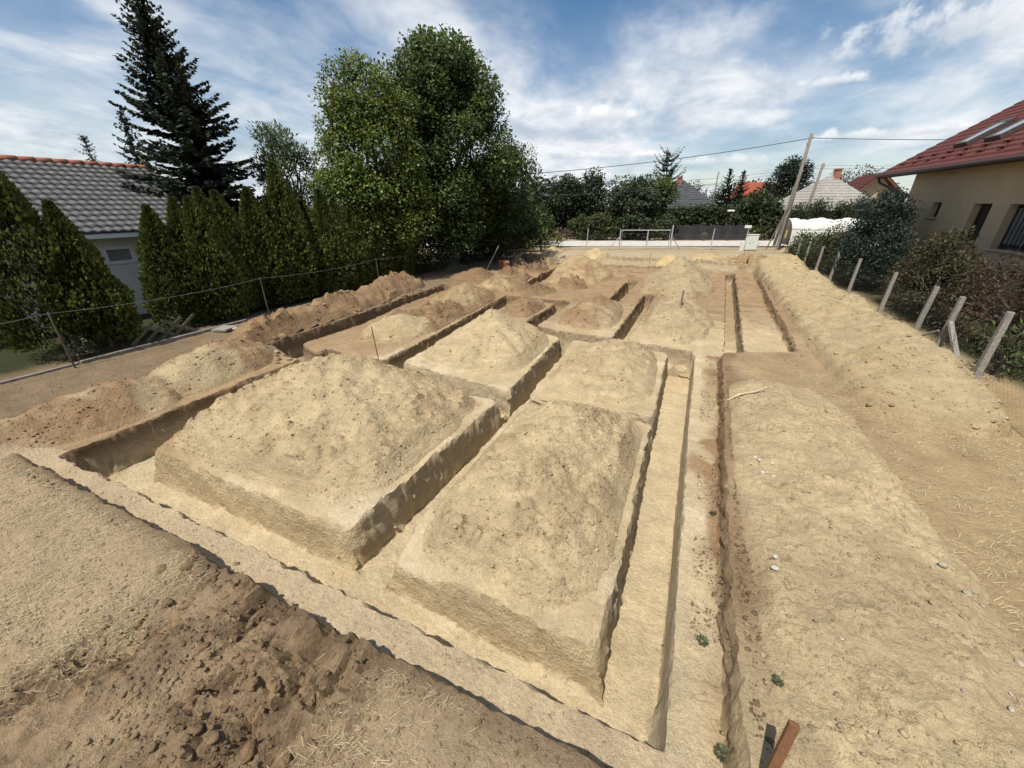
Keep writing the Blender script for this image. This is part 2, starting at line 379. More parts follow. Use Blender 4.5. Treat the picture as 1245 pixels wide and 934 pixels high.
def ground_eval(x, y, fine=True):
    """height and soil colour of the lot at plan points (flat arrays)"""
    x = np.asarray(x, float); y = np.asarray(y, float)
    n_big = fbm(x, y, 2.5, 3, 1); n_med = fbm(x, y, .55, 4, 11); n_sm = fbm(x, y, .13, 3, 21)
    far = sstep(30, 45, np.hypot(x, y))
    # natural grade
    left = 1 - sstep(-10.6, -8.6, x)
    z = .30 - .16 * left * sstep(1.0, 2.5, y) + .025 * n_big
    front = 1 - sstep(1.0, 1.9, y)
    # churned wheel ruts in the foreground
    churn = sstep(-4.3, -3.75, x + .12 * n_med) * (1 - sstep(-2.1, -.9, x + .35 * n_med + .3 * n_big)) * (1 - sstep(1.30, 1.5, y))
    churn2 = sstep(-6.9, -6.2, x) * 0
    ruts = .05 * np.sin((x + .12 * n_big) * 9.0) + .05 * n_med
    w1 = worley(x + .05 * n_med, y * .8 + .05 * n_sm, .23, 3); w2 = worley(x, y, .10, 4)
    patch = sstep(-.15, .35, fbm(x, y * .6, .8, 3, 71))
    crack = (1 - np.abs(fbm(x, y * .55, .42, 4, 81))) ** 9; crack2 = (1 - np.abs(fbm(x, y, .20, 3, 91))) ** 8
    z = z + churn * (ruts + (.25 + patch) * (.055 * plates(x + .06 * n_med, y * .8 + .05 * n_sm, .20, 203) - .02 + .035 * plates(x + .03 * n_sm, y, .095, 207)) - .07 - .10 * crack * (.3 + patch) - .05 * crack2 * patch)
    z = z + front * (1 - churn) * (.012 * n_med + .010 * n_sm - .02 * crack2 * sstep(-1.6, -1.0, x))
    # bank rim of dark turf along the foreground cut
    rim = np.exp(-((y - 1.22) / .10) ** 2) * (x < .7) * (x > -8.5)
    z = z + rim * (.03 + .05 * n_med)
    sdp = poly_sd(x, y, PLAT) + .035 * n_med + .02 * n_sm
    farrough = sstep(16, 22, y)
    # edge of the stripped platform: crisp in the front and on the right, soft on the left
    soft = np.where(x < -8.2, .55, .11)
    pl = np.where(x < -8.2, sstep(-soft, soft * .3, sdp), np.clip((sdp + .10) / .18, 0, 1))
    zp = -.20 * np.exp(-((x + 2.5) / .7) ** 2 - ((y - 2.2) / .7) ** 2) * (x > -2.9) * sstep(1.85, 2.0, y) - .10 * sstep(1.85, 2.0, y) * np.exp(-((y - 2.25) / .30) ** 2) * (x < -.1) * (x > -7.8) * (1 + n_med) + .015 * n_big + .012 * n_med + farrough * (.05 + .10 * n_big + .11 * n_med + .06 * (.5 - worley(x, y, .45, 9)))
    z = z * (1 - pl) + zp * pl
    # trenches
    tr = np.zeros(x.shape); zt = z.copy(); lip = np.full(x.shape, 9.0)
    rough = .022 * n_med + .026 * n_sm + .020 * (.5 - w2)
    for P, fl in TRENCH:
        bx = [p[0] for p in P]; by = [p[1] for p in P]
        k = np.nonzero((x > min(bx) - .6) & (x < max(bx) + .6) & (y > min(by) - .6) & (y < max(by) + .6))[0]
        if not len(k): continue
        sd_ = poly_sd(x[k], y[k], P) + rough[k] * (1 + 1.8 * sstep(9, 14, y[k]))
        front_tr = (fl == -.65) & (y[k] > 2.0) & (y[k] < 2.75)       # the faces towards the viewer were battered back
        bw = np.where(front_tr & (x[k] < .0) & ~((x[k] > -3.16) & (x[k] < -2.58)) & (x[k] > -7.8), .12, .10)
        c = np.clip((sd_ + bw) / (bw + .08), 0, 1); c = c * .55 + .45 * sstep(0, 1, c)
        zf = fl + .018 * n_med[k] + .01 * n_sm[k] + .10 * np.exp(-np.clip(sd_, 0, 9) / .06) * (.5 + n_med[k])
        nz = z[k] * (1 - c) + zf * c
        zt[k] = np.minimum(zt[k], nz); tr[k] = np.maximum(tr[k], c); lip[k] = np.minimum(lip[k], np.abs(sd_))
    z = zt
    # small grain and clods everywhere on the lot
    near = 1 - far
    z = z + near * (.011 * n_sm + .007 * n_med + .009 * (.5 - w2)) * (1 - .75 * tr)
    # the wide land beyond
    z = z * near + far * (.16 + .03 * n_big)
    # ---- colour of the soil
    def mixc(c, d, w): return c * (1 - w[:, None]) + d * w[:, None]
    c = np.tile(DUST, (len(x), 1)); c_n = (n_big * .5 + .5)
    c = mixc(c, STRAW, (1 - sstep(-4.4, -3.7, x + .25 * n_med)) * front)
    c = mixc(c, STRAW * .88, sstep(-1.8, -1.2, x) * front * .35)
    c = mixc(c, BROWN * .95, churn * (.35 + .30 * patch))
    c = mixc(c, DARKB, churn * np.clip(.9 * crack + sstep(.15, .6, n_med + .2 * n_sm) + patch * sstep(.2, .6, n_sm), 0, 1) * .55)
    c = mixc(c, SAND, churn * sstep(.28, .7, -n_med) * .5)
    # right bank: bleached grass and dusty spoil
    rt = sstep(.7, 1.0, x)
    c = mixc(c, GREYS * 1.04, rt); c = mixc(c, SAND, rt * sstep(0, .5, n_big) * .6)
    dead = rt * sstep(2.35, 2.9, x + .35 * n_big) * (1 - sstep(9.0, 12.5, y)); c = mixc(c, np.array((.37, .265, .145)), dead * .9)
    c = mixc(c, np.array((.29, .205, .115)), dead * sstep(.0, .6, n_big + .4 * n_med) * .7)
    turf = rt * sstep(5.2, 6.6, y + .5 * n_med) * (1 - sstep(10.6, 11.6, y)) * (1 - sstep(2.6, 3.6, x)); c = mixc(c, np.array((.31, .215, .125)), turf * .8); c = mixc(c, np.array((.42, .31, .165)), turf * sstep(.0, .5, n_med + .5 * n_big) * .6)
    edge_brown = rt * (1 - sstep(.04, .38, x - .85 - .025 * (y - 2) + .30 * n_med)) * sstep(2.0, 3.0, y); c = mixc(c, BROWN * .95, edge_brown * .85)
    c = mixc(c, BROWN * 1.1, rt * sstep(11, 13, y) * (1 - sstep(.15, .8, sdp * -1 + .1 * n_med)) * .8)
    # left strip beside the hedge
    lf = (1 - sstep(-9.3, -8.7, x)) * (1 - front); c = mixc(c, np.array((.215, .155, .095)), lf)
    # platform
    c_pl = mixc(np.tile(SAND, (len(x), 1)), PALE, sstep(.0, .55, n_big + .5 * n_med) * .6)
    c_pl = mixc(c_pl, GREYS * 1.08, sstep(.1, .6, -n_big + .4 * n_med) * .55); c_pl = mixc(c_pl, BROWN * 1.35, sstep(.25, .6, n_med + .3 * n_sm) * .45)
    br = sstep(11.5, 16.5, y + 2.2 * n_big - .40 * x) ; c_pl = mixc(c_pl, BROWN * 1.12, br * .82)
    c_pl = mixc(c_pl, DARKB * 1.2, br * sstep(.15, .7, n_med + .3 * n_big) * .6)
    c_pl = mixc(c_pl, BROWN * 1.25, (1 - sstep(-7.4, -5.8, x)) * .8)
    c_pl = mixc(c_pl, LEDGE, (1 - sstep(1.74, 1.80, y)) * .9)
    c_pl = mixc(c_pl, LEDGE * .82, (1 - sstep(1.74, 1.80, y)) * sstep(.0, .5, n_med) * .6)
    ld = sstep(.42, .5, x) * (y < 10.5); c_pl = mixc(c_pl, PALE * .95, ld * .30); c_pl = mixc(c_pl, BROWN * 1.3, ld * np.clip(sstep(.60, .74, x - .02 * (y - 2) + .07 * n_med) * (.35 + .75 * sstep(-.3, .3, n_med)) + .9 * sstep(.25, .6, fbm(x, y * .6, .4, 3, 131)), 0, 1))
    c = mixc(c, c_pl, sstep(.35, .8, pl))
    # cut faces: dark topsoil band above, sand below
    cut = sstep(-.06, 0, sdp) * (1 - sstep(.0, .06, sdp)); c = mixc(c, DARKB * 1.25, cut * (x > -8.8) * .75)
    c = mixc(c, DARKB * 1.05, rim * .75)
    fl_c = mixc(np.tile(np.array((.530, .425, .265)), (len(x), 1)), SANDY * .97, sstep(.1, .6, n_med) * .6)
    fl_c = mixc(fl_c, BROWN * 1.1, np.maximum(br * .7, (1 - sstep(-9.2, -8.7, x)) * .7))
    c = mixc(c, fl_c, sstep(.55, .95, tr))
    wall = (tr > .06) & (tr < .93); c[wall] = c[wall] * .0 + mixc(np.tile(np.array((.475, .385, .25)), (wall.sum(), 1)), BROWN * .80, np.clip(sstep(-.45, -.05, z[wall]) * (br[wall] + sstep(6.5, 12, y[wall]) * .5 + (1 - sstep(-6.6, -5.9, x[wall]))), 0, 1) * .9)
    fw = wall & (y > 1.95) & (y < 2.7) & (x < 0) & (x > -7.9); c[fw] = np.array((.50, .385, .228)) * (1 + .15 * n_med[fw, None])
    chips = (lip < .22) & (tr < .05) & (y < 11); c = mixc(c, PALE * 1.03, chips * sstep(.0, .5, n_med) * .7 * (x < .9) * (x > -7.6) * (y > 1.9))
    # the land beyond the lot: grass and verge
    out = np.maximum(sstep(6.0, 6.6, x), 1 - sstep(-13.6, -12.7, x)); out = np.maximum(out, far)
    gr = mixc(np.tile(np.array((.040, .046, .020)), (len(x), 1)), np.array((.085, .075, .04)), sstep(-.2, .5, n_big)); c = mixc(c, gr, out * (1 - .0 * far))
    vb = -x * SY + y * CY; verge = sstep(30.5, 31.5, vb) * (1 - sstep(45, 48, vb)); c = mixc(c, np.array((.36, .285, .175)), verge * (1 - .5 * sstep(0, .5, n_med)))
    c = mixc(c, np.array((.40, .33, .215)), sstep(25, 27, y + n_big) * (1 - sstep(30, 31, vb)) * .6 * (1 - out))
    return z, np.clip(c, .01, 1)


def lines(a, b, step, lo, hi, g=1.12):
    L = list(np.arange(a, b, step)); s = step; p = L[-1]
    while p < hi: s *= g; p += s; L.append(p)
    s = step; p = L[0]; Q = []
    while p > lo: s *= g; p -= s; Q.append(p)
    return np.array(Q[::-1] + L)


def make_ground():
    xs = lines(-10.4, 3.2, .030, -700, 700, 1.045)
    y1 = np.arange(-.9, 8, .030); y2 = []; p = y1[-1]; s = .030
    while p < 34: s = .030 * (1 + (p - 8) / 9); p += s; y2.append(p)
    while p < 900: s *= 1.15; p += s; y2.append(p)
    y0 = []; p = y1[0]; s = .03
    while p > -500: s *= 1.2; p -= s; y0.append(p)
    ys = np.array(y0[::-1] + list(y1) + y2)
    X, Y = np.meshgrid(xs, ys); z, c = ground_eval(X.ravel(), Y.ravel())
    V = np.stack([X.ravel(), Y.ravel(), z], 1); nx, ny = len(xs), len(ys)
    # pull the cut faces upright: vertices near a cut edge are drawn towards it, and the face gets chunks in depth
    off = np.zeros((len(V), 2)); near_d = np.full(len(V), 9.0)
    in1 = np.full(len(V), -9.0); in2 = in1.copy(); who = np.full(len(V), -1)                      # deepest and second deepest trench at each vertex
    for t, (P, fl) in enumerate(TRENCH):
        bx = [p[0] for p in P]; by = [p[1] for p in P]; k = np.nonzero((V[:, 0] > min(bx)) & (V[:, 0] < max(bx)) & (V[:, 1] > min(by)) & (V[:, 1] < max(by)))[0]
        s = poly_sd(V[k, 0], V[k, 1], P); up = s > in1[k]; in2[k] = np.where(up, in1[k], np.maximum(in2[k], s)); who[k] = np.where(up, t, who[k]); in1[k] = np.where(up, s, in1[k])
    for ti, (P, fl) in enumerate(TRENCH + [(PLAT, 9)]):
        bx = [p[0] for p in P]; by = [p[1] for p in P]; x, y = V[:, 0], V[:, 1]
        k = np.nonzero((x > min(bx) - .4) & (x < max(bx) + .4) & (y > min(by) - .4) & (y < max(by) + .4))[0]
        if fl == 9: k = k[x[k] > -8.2]
        x = x[k]; y = y[k]; e = .004; s0 = poly_sd(x, y, P)
        g = np.stack([poly_sd(x + e, y, P) - s0, poly_sd(x, y + e, P) - s0], 1) / e
        batter = (fl == -.65) & (y > 1.95) & (y < 2.75) & ~((x > -3.16) & (x < -2.58)) & (x < .0) & (x > -7.8)
        keep = np.where(batter, .45, np.where((x > .25) & (x < 3.4), .06, .30))
        win = 1 - sstep(.07, .26, np.abs(s0)); zz = V[k, 2]
        ch = .045 * fbm(x * 1.0 + zz * 2.2, y + zz * 1.3, .20, 3, 61) + .035 * (.5 - worley(x + y * .9, zz * 1.2 + x * .3, .15, 63))
        mv = (-s0 * (1 - keep) + ch * np.where(batter, .7, np.where((x > .25) & (x < .72), .30, 1))) * win
        mv = mv + (fl == 9) * (x > .5) * win * (.035 * fbm(x, y, .16, 3, 141) - .03 * (1 - np.abs(fbm(x, y, .35, 3, 151))) ** 6)
        if fl == 9: mv = np.where(x > .5, mv * .75, mv)
        other = np.where(who[k] == ti, in2[k], in1[k]); mv = mv * (1 - sstep(-.02, .06, other))
        w_ = (np.abs(s0) < near_d[k]) & (other < .06); off[k[w_]] = np.clip(g[w_], -1, 1) * mv[w_, None]; near_d[k[w_]] = np.abs(s0[w_])
    V[:, :2] += np.clip(off, -.14, .14)
    i = (np.arange(ny - 1)[:, None] * nx + np.arange(nx - 1)[None, :]).ravel()
    F = np.stack([i, i + 1, i + nx + 1, i + nx], 1)
    o = link('ground', mesh_np('ground', V, F, c, True), SOIL); o.data.set_sharp_from_angle(angle=R(34)); tag(o, kind='structure')
    print('ground', len(F))


make_ground()


MOUNDS = []


def mound(label, cx, cy, rx, ry, h, c1, c2, rot=0, ex=2.3, apex=(0, 0), rough=.05, clod=.03, group='heaps of dug soil', name='soil_heap', prof=.92, nseed=0, seg=None, lumps=0):
    """a heap tipped on the ground: cone of loose soil with its own outline and clods"""
    big = max(rx, ry); dist = math.hypot(cx, cy); ds = float(np.clip(dist * .0062, .026, .075)); m_ = 1.18
    gx = np.arange(-rx * m_, rx * m_ + ds, ds); gy = np.arange(-ry * m_, ry * m_ + ds, ds); nx, ny = len(gx), len(gy)
    LX, LY = [v.ravel() for v in np.meshgrid(gx, gy)]; T = np.arctan2(LY / ry, LX / rx)
    on = 1 + .13 * fbm(np.cos(T) * 1.4 + nseed, np.sin(T) * 1.4, .8, 3, 90 + nseed) + .05 * fbm(LX, LY, .45, 3, 95 + nseed)
    ryy, YY = ry, LY
    if ry > 2.4 * rx: ryy = rx * 1.5; YY = np.sign(LY) * np.maximum(np.abs(LY) - (ry - ryy), 0)      # a long ridge keeps its crest
    q = np.full(LX.shape, .5)
    for _ in range(14): q = .5 * q + .5 * np.minimum((np.abs((LX - apex[0] * (1 - q)) / rx) ** ex + np.abs((YY - apex[1] * (1 - q) * (ryy == ry)) / ryy) ** ex) ** (1 / ex) / on, 1.6)
    a = R(rot); x = cx + LX * math.cos(a) - LY * math.sin(a); y = cy + LX * math.sin(a) + LY * math.cos(a); inside = q < 1.0; q = np.clip(q, 0, 1)
    s = 100 + nseed * 13
    n1 = fbm(x, y, .9, 3, s); n2 = fbm(x, y, .25, 4, s + 4); w = plates(x + .05 * n2, y + .05 * n1, .17, s + 6); w2 = plates(x + .02 * n2, y, .075, s + 7)
    qq = np.clip(q + .10 * n1 * (q > .15) * (1 - q), 0, 1)
    p = np.clip(1 - np.sqrt(qq ** 2 + .012) + .05 * (1 - qq), 0, 1) ** prof
    p = np.clip(p, 0, 1)
    # gullies running down the flanks
    tt = T; gul = fbm(tt * 3.5 + n1, q * 1.2, .35, 3, s + 9)
    edge = sstep(0, .22, 1 - q)
    hh = h * p * (1 + .12 * n1 + lumps * fbm(x, y, 1.6, 2, s + 15)) + edge * (1.6 * rough * n2 + 1.25 * clod * w * sstep(-.35, .3, n1 + .4 * n2) + .022 * w2 * (.4 + sstep(-.3, .3, n2)) + .018 * h * gul * sstep(.06, .35, q) * (big < 2.4))
    gz, gc = ground_eval(x, y)
    lipd = np.full(x.shape, -9.0)
    for P, fl in TRENCH:
        bx = [v[0] for v in P]; by = [v[1] for v in P]
        if max(bx) < x.min() - 1 or min(bx) > x.max() + 1 or max(by) < y.min() - 1 or min(by) > y.max() + 1: continue
        s_ = poly_sd(x, y, P)
        if fl == -.65: s_ = np.where((y > 1.9) & (y < 3) & (x < -.15) & (x > -7.5), s_ + .06, s_)
        lipd = np.maximum(lipd, s_)
    if abs(x).max() < 9.0 or True: lipd = np.maximum(lipd, np.where((x > -.2) & (x < 3.2), -np.abs(poly_sd(x, y, PLAT)), -9))
    keep = 1 - np.clip((lipd + .05 * n2 + .05 * n1 + .36) / .26, 0, 1)
    hh = hh * (1 - sstep(.80, .96, q)) * keep * (1 - sstep(-.17, -.105, lipd))
    z = gz + np.maximum(hh, 0) * 1.0 + .008 - .07 * sstep(.84, .95, q) - .10 * sstep(-.13, -.07, lipd)
    mixw = sstep(-.15, .35, n1 * .7 + n2 * .5 + .25 * gul * (big < 2.4))
    c = c1 * (1 - mixw[:, None]) + c2 * mixw[:, None]
    em = sstep(.70, .98, q + .16 * n2)[:, None]; c = c * (1 - em) + (gc * .85 + c * .15) * em
    V = np.stack([x, y, z], 1); base = np.array((cx, cy, float(np.median(gz[inside])) - .05))
    ok = (inside & (lipd < -.085)).reshape(ny, nx); cell = ok[:-1, :-1] & ok[1:, :-1] & ok[:-1, 1:] & ok[1:, 1:]
    # keep the one connected piece that holds the middle of the heap
    seen = np.zeros_like(cell); cand = np.argwhere(cell); st_ = [tuple(cand[np.abs(cand - np.array(cell.shape) / 2).sum(1).argmin()])]; seen[st_[0]] = True
    while st_:
        i, j = st_.pop()
        for i2, j2 in ((i + 1, j), (i - 1, j), (i, j + 1), (i, j - 1)):
            if 0 <= i2 < ny - 1 and 0 <= j2 < nx - 1 and cell[i2, j2] and not seen[i2, j2]: seen[i2, j2] = True; st_.append((i2, j2))
    ci = np.argwhere(seen); k = ci[:, 0] * nx + ci[:, 1]; F = np.stack([k, k + 1, k + nx + 1, k + nx], 1)
    used = np.unique(F); remap = np.zeros(len(V), int); remap[used] = np.arange(len(used)); F = remap[F]; V = V[used]; c = c[used]
    MOUNDS.append((V, c, rx * ry * 3.1))
    o = link(name, mesh_np(name, V - base, F, c, True), SOIL, None, tuple(base)); o.data.set_sharp_from_angle(angle=R(34)); tag(o, label, 'soil heap', group)
    return o


SD2 = np.array((.395, .300, .175))
mound('largest pale sand heap filling the big front left block between trenches', -5.40, 4.30, 2.6, 2.2, 1.03, SAND * .98, SD2, apex=(-.25, .45), ex=3.0, nseed=1, prof=1.0, clod=.045, rough=.06)
mound('long low sand heap on the front right block beside the straight right trench', -1.30, 4.25, 1.42, 2.3, .66, SAND, SD2, apex=(.05, .75), ex=3.4, nseed=2, clod=.04, prof=.95, lumps=.15)
mound('small low sand heap on the block behind the front right one', -1.35, 8.45, 1.28, 1.85, .54, SAND, SD2, apex=(.1, .7), ex=3, nseed=3)
mound('pointed pale sand heap on the second block behind the largest heap', -4.45, 8.75, 1.68, 2.1, .95, SAND * 1.02, SAND * .93, apex=(-.1, .4), ex=2.4, nseed=4, prof=1.08)
mound('small yellow sand heap on the left block behind the thin rod', -7.80, 9.1, 1.05, 1.4, .52, SAND * .90, SANDY * .85, nseed=5)
mound('brown clod heap on the left block next to a small yellow sand heap', -7.75, 11.2, 1.15, 1.7, .34, BROWN * 1.15, BROWN * .9, nseed=6, clod=.09, rough=.09)
mound('reddish brown heap at the far end of the left block', -8.0, 13.4, 1.30, 1.8, .64, BROWN * 1.25, SANDY * .7, nseed=7, clod=.06)
mound('brown topsoil heap on the small middle block between dark trenches', -5.25, 13.0, .68, 1.25, .50, BROWN * 1.1, SAND * .75, ex=3, nseed=8, clod=.08, rough=.08)
mound('grey pointed heap with a brown shoulder left of the middle trench', -2.75, 13.4, 1.12, 2.3, .70, GREYS * .88, BROWN * 1.15, nseed=9, prof=1.1)
mound('wide low sand heap around the upright wooden peg', -.10, 13.9, 1.30, 3.1, .62, SAND * .88, GREYS * .92, nseed=10, apex=(0, .3))
mound('tall pointed sand heap in the middle of the far lot', -.35, 20.6, 1.9, 3.7, 1.32, SAND * .80, GREYS * .82, nseed=11, prof=1.3)
mound('tall sand heap at the rear left in front of the road', -5.3, 20.8, 2.0, 2.7, 1.2, SANDY * .80, BROWN * 1.35, nseed=12, prof=1.2)
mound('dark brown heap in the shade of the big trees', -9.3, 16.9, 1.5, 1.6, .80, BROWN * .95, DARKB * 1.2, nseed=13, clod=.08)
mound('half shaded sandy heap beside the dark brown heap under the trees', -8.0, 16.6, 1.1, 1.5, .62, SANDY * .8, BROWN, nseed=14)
mound('long clod covered spoil ridge along the left hedge', -10.85, 10.2, .78, 5.0, .60, BROWN * 1.22, BROWN * 1.02, rot=8, nseed=15, clod=.10, rough=.10, prof=.9, lumps=.35, ex=2.8)
mound('stony sand heap on the left bank below the two thujas', -9.55, 4.75, .92, 1.55, .44, SAND * .86, BROWN * 1.2, rot=10, nseed=16, clod=.06)
mound('flat dusty heap at the near end of the left bank', -9.35, 2.65, .88, 1.35, .32, SAND * .78, BROWN * 1.25, nseed=17)
for i, (x_, y_) in enumerate(((-8.9, 19.6), (-7.9, 21.5), (-9.4, 22.6), (-7.6, 18.9), (-6.0, 16.3), (-8.6, 24.4), (-6.3, 24.0), (-9.9, 25.3), (-4.9, 18.2))):
    mound('rough brown heap of topsoil in the churned far left of the lot', x_, y_, random.uniform(.6, 1.0), random.uniform(.7, 1.3), random.uniform(.22, .5), BROWN * random.uniform(.9, 1.3), random.choice([SANDY * .75, DARKB * 1.3, BROWN]), rot=random.uniform(0, 90), nseed=40 + i, clod=.12, rough=.12, group='rough topsoil heaps at the far left')
for i, (x_, y_) in enumerate(((-8.6, 10.2), (-6.95, 9.9), (-8.6, 12.2), (-7.0, 12.3))):
    mound('low brown clod pile along the long left block', x_, y_, random.uniform(.35, .55), random.uniform(.6, .9), random.uniform(.15, .28), BROWN * random.uniform(.95, 1.3), random.choice([SANDY * .75, BROWN]), nseed=60 + i, clod=.10, rough=.10, group='clod piles on the left block')
mound('tiny sand heap at the back fence beside the creeper', -9.6, 29.2, .9, 1.2, .50, SANDY, SANDY * .8, nseed=18)
mound('small sand heap in front of the metal gate', -6.0, 28.4, .95, 1.2, .48, SANDY, SANDY * .85, nseed=19)
mound('small bright yellow sand heap before the road right of the gate', -1.1, 27.6, 1.0, 1.3, .62, np.array((.50, .375, .19)), np.array((.46, .34, .17)), nseed=20)
mound('low pale heap before the road next to the yellow one', 1.1, 29.3, 1.2, 1.3, .42, SANDY * .9, BROWN * 1.3, nseed=21)
mound('rough brown spoil at the far right corner before the cabinet', 3.7, 28.6, 1.9, 2.2, .45, BROWN * 1.15, SANDY * .75, nseed=22, clod=.12, rough=.12)
mound('long pale spoil ridge beside the leaning concrete fence posts', 4.30, 17.6, 1.22, 10.4, .74, SAND * .88, SANDY * .86, rot=-1.2, ex=3.4, nseed=23, prof=.75, lumps=.30, apex=(.45, 0), clod=.03, rough=.035)
mound('broad dusty spoil heap along the right side of the foreground', 1.98, 3.6, 1.08, 5.0, .20, GREYS * 1.05, SAND * 1.0, rot=1.2, ex=2.6, nseed=24, prof=.9, lumps=.30, clod=.018, rough=.022, apex=(.25, 1))


# ------------------------------------------------------------------ clods lying on the soil
ICO = np.array([(0, -.53, .85), (0, .53, .85), (0, -.53, -.85), (0, .53, -.85), (.85, 0, .53), (.85, 0, -.53), (-.85, 0, .53), (-.85, 0, -.53), (-.53, .85, 0), (.53, .85, 0), (-.53, -.85, 0), (.53, -.85, 0)])
ICF = np.array([(0, 4, 1), (0, 1, 6), (4, 9, 1), (9, 8, 1), (8, 6, 1), (4, 5, 9), (5, 3, 9), (9, 3, 8), (3, 7, 8), (8, 7, 6), (7, 10, 6), (10, 0, 6), (10, 11, 0), (11, 4, 0), (11, 5, 4), (2, 5, 11), (2, 11, 10), (2, 10, 7), (2, 7, 3), (2, 3, 5)])


def clod_mesh(P, C, S, jit=.38, flat=.7):
    n = len(P); v = np.clip(ICO[None] * (1 + rng.uniform(-jit, jit, (n, 12, 1))), -.72, .72) * 1.15 * np.stack([rng.uniform(.7, 1.3, n), rng.uniform(.7, 1.3, n), rng.uniform(.5, 1.0, n) * flat], 1)[:, None]
    a = rng.uniform(0, 6.28, n); ca, sa = np.cos(a)[:, None], np.sin(a)[:, None]; t = rng.uniform(-.6, .6, n)[:, None]
    x, y, z = v[..., 0], v[..., 1], v[..., 2]; y, z = y * np.cos(t) - z * np.sin(t), y * np.sin(t) + z * np.cos(t)
    v = np.stack([x * ca - y * sa, x * sa + y * ca, z], 2) * S[:, None, None] + P[:, None]
    F = (ICF[None] + (np.arange(n) * 12)[:, None, None]).reshape(-1, 3); return v.reshape(-1, 3), F, np.repeat(C, 12, 0)


def clods_on_lot():
    Ps, Cs, Ss = [], [], []
    for V, c, area in MOUNDS:
        d = np.hypot(*V.mean(0)[:2]); n = int(area * 480 * min(1, (6 / d) ** 1.7)) + 60
        k = rng.integers(1, len(V), n * 2); V0 = V[k]; keep = fbm(V0[:, 0], V0[:, 1], .7, 3, 311) + rng.uniform(-.5, .5, len(k)) > -.05; k = k[keep][:n]
        Ps.append(V[k] + rng.normal(0, .006, (len(k), 3)) * (1, 1, 0)); Cs.append(c[k] * rng.uniform(.78, 1.18, (len(k), 1))); Ss.append(np.clip(.0048 * rng.pareto(2.0, len(k)) + .0050, 0, .024) * min(2, max(1, d / 8)))
    n = 60000
    x = rng.uniform(-12, 5.4, n); y = .2 + 26 * rng.uniform(0, 1, n) ** 2.0; y[:14000] = rng.uniform(-.3, 1.7, 14000); x[:14000] = rng.uniform(-8, .8, 14000)
    keep = fbm(x, y, .6, 3, 301) + rng.uniform(-.5, .5, n) > -.02; x, y = x[keep], y[keep]; z, c = ground_eval(x, y)
    fgc = (x > -4) & (x < -1.6) & (y < 1.4)
    S = np.clip(.0040 * rng.pareto(2.0, len(x)) + .0038, 0, np.where(y < 2, .018, .036)) * np.where(fgc, 1.4, 1) * np.clip(y / 8, 1, 2)
    ok = (z > -.3) & ~((y > 1.28) & (y < 1.75) & (x < .5) & (rng.uniform(0, 1, len(x)) < .8)) | (rng.uniform(0, 1, len(x)) < .25)
    Ps.append(np.stack([x, y, z], 1)[ok]); Cs.append((c * rng.uniform(.85, 1.1, (len(x), 1)))[ok]); Ss.append(S[ok])
    n = 3000; y = rng.uniform(1.6, 10.4, n); x = .86 + .025 * (y - 2) + np.abs(rng.normal(0, .12, n)) - .03; keep = fbm(x, y, .5, 3, 321) + rng.uniform(-.3, .3, n) > 0; x, y = x[keep], y[keep]     # turf crumbs on the bank rim, coloured dark to pass for crevice shade
    z, c = ground_eval(x, y); Ps.append(np.stack([x, y, z + .004], 1)); Cs.append(np.tile(DARKB * 1.25, (len(x), 1)) * rng.uniform(.7, 1.4, (len(x), 1))); Ss.append(np.clip(.004 * rng.pareto(1.6, len(x)) + .004, 0, .022))
    n = 3200; y = rng.uniform(1.9, 10, n); x = rng.uniform(.56, .84, n) + .02 * (y - 2); keep = fbm(x, y, .35, 3, 331) > .12; x, y = x[keep], y[keep]                    # debris fallen on the ledge
    z, c = ground_eval(x, y); Ps.append(np.stack([x, y, z + .002], 1)); Cs.append(np.tile(BROWN * 1.05, (len(x), 1)) * rng.uniform(.7, 1.3, (len(x), 1))); Ss.append(np.clip(.003 * rng.pareto(1.7, len(x)) + .0035, 0, .015))
    V, F, C = clod_mesh(np.concatenate(Ps), np.concatenate(Cs), np.concatenate(Ss))
    o = link('soil_crumbs', mesh_np('soil_crumbs', V, F, C), SOIL); tag(o, 'loose crumbs and small clods of dry soil over the dug lot', 'soil crumbs', kind='stuff')


clods_on_lot()


def ground_z(x, y): return float(ground_eval(np.array([x]), np.array([y]))[0][0])


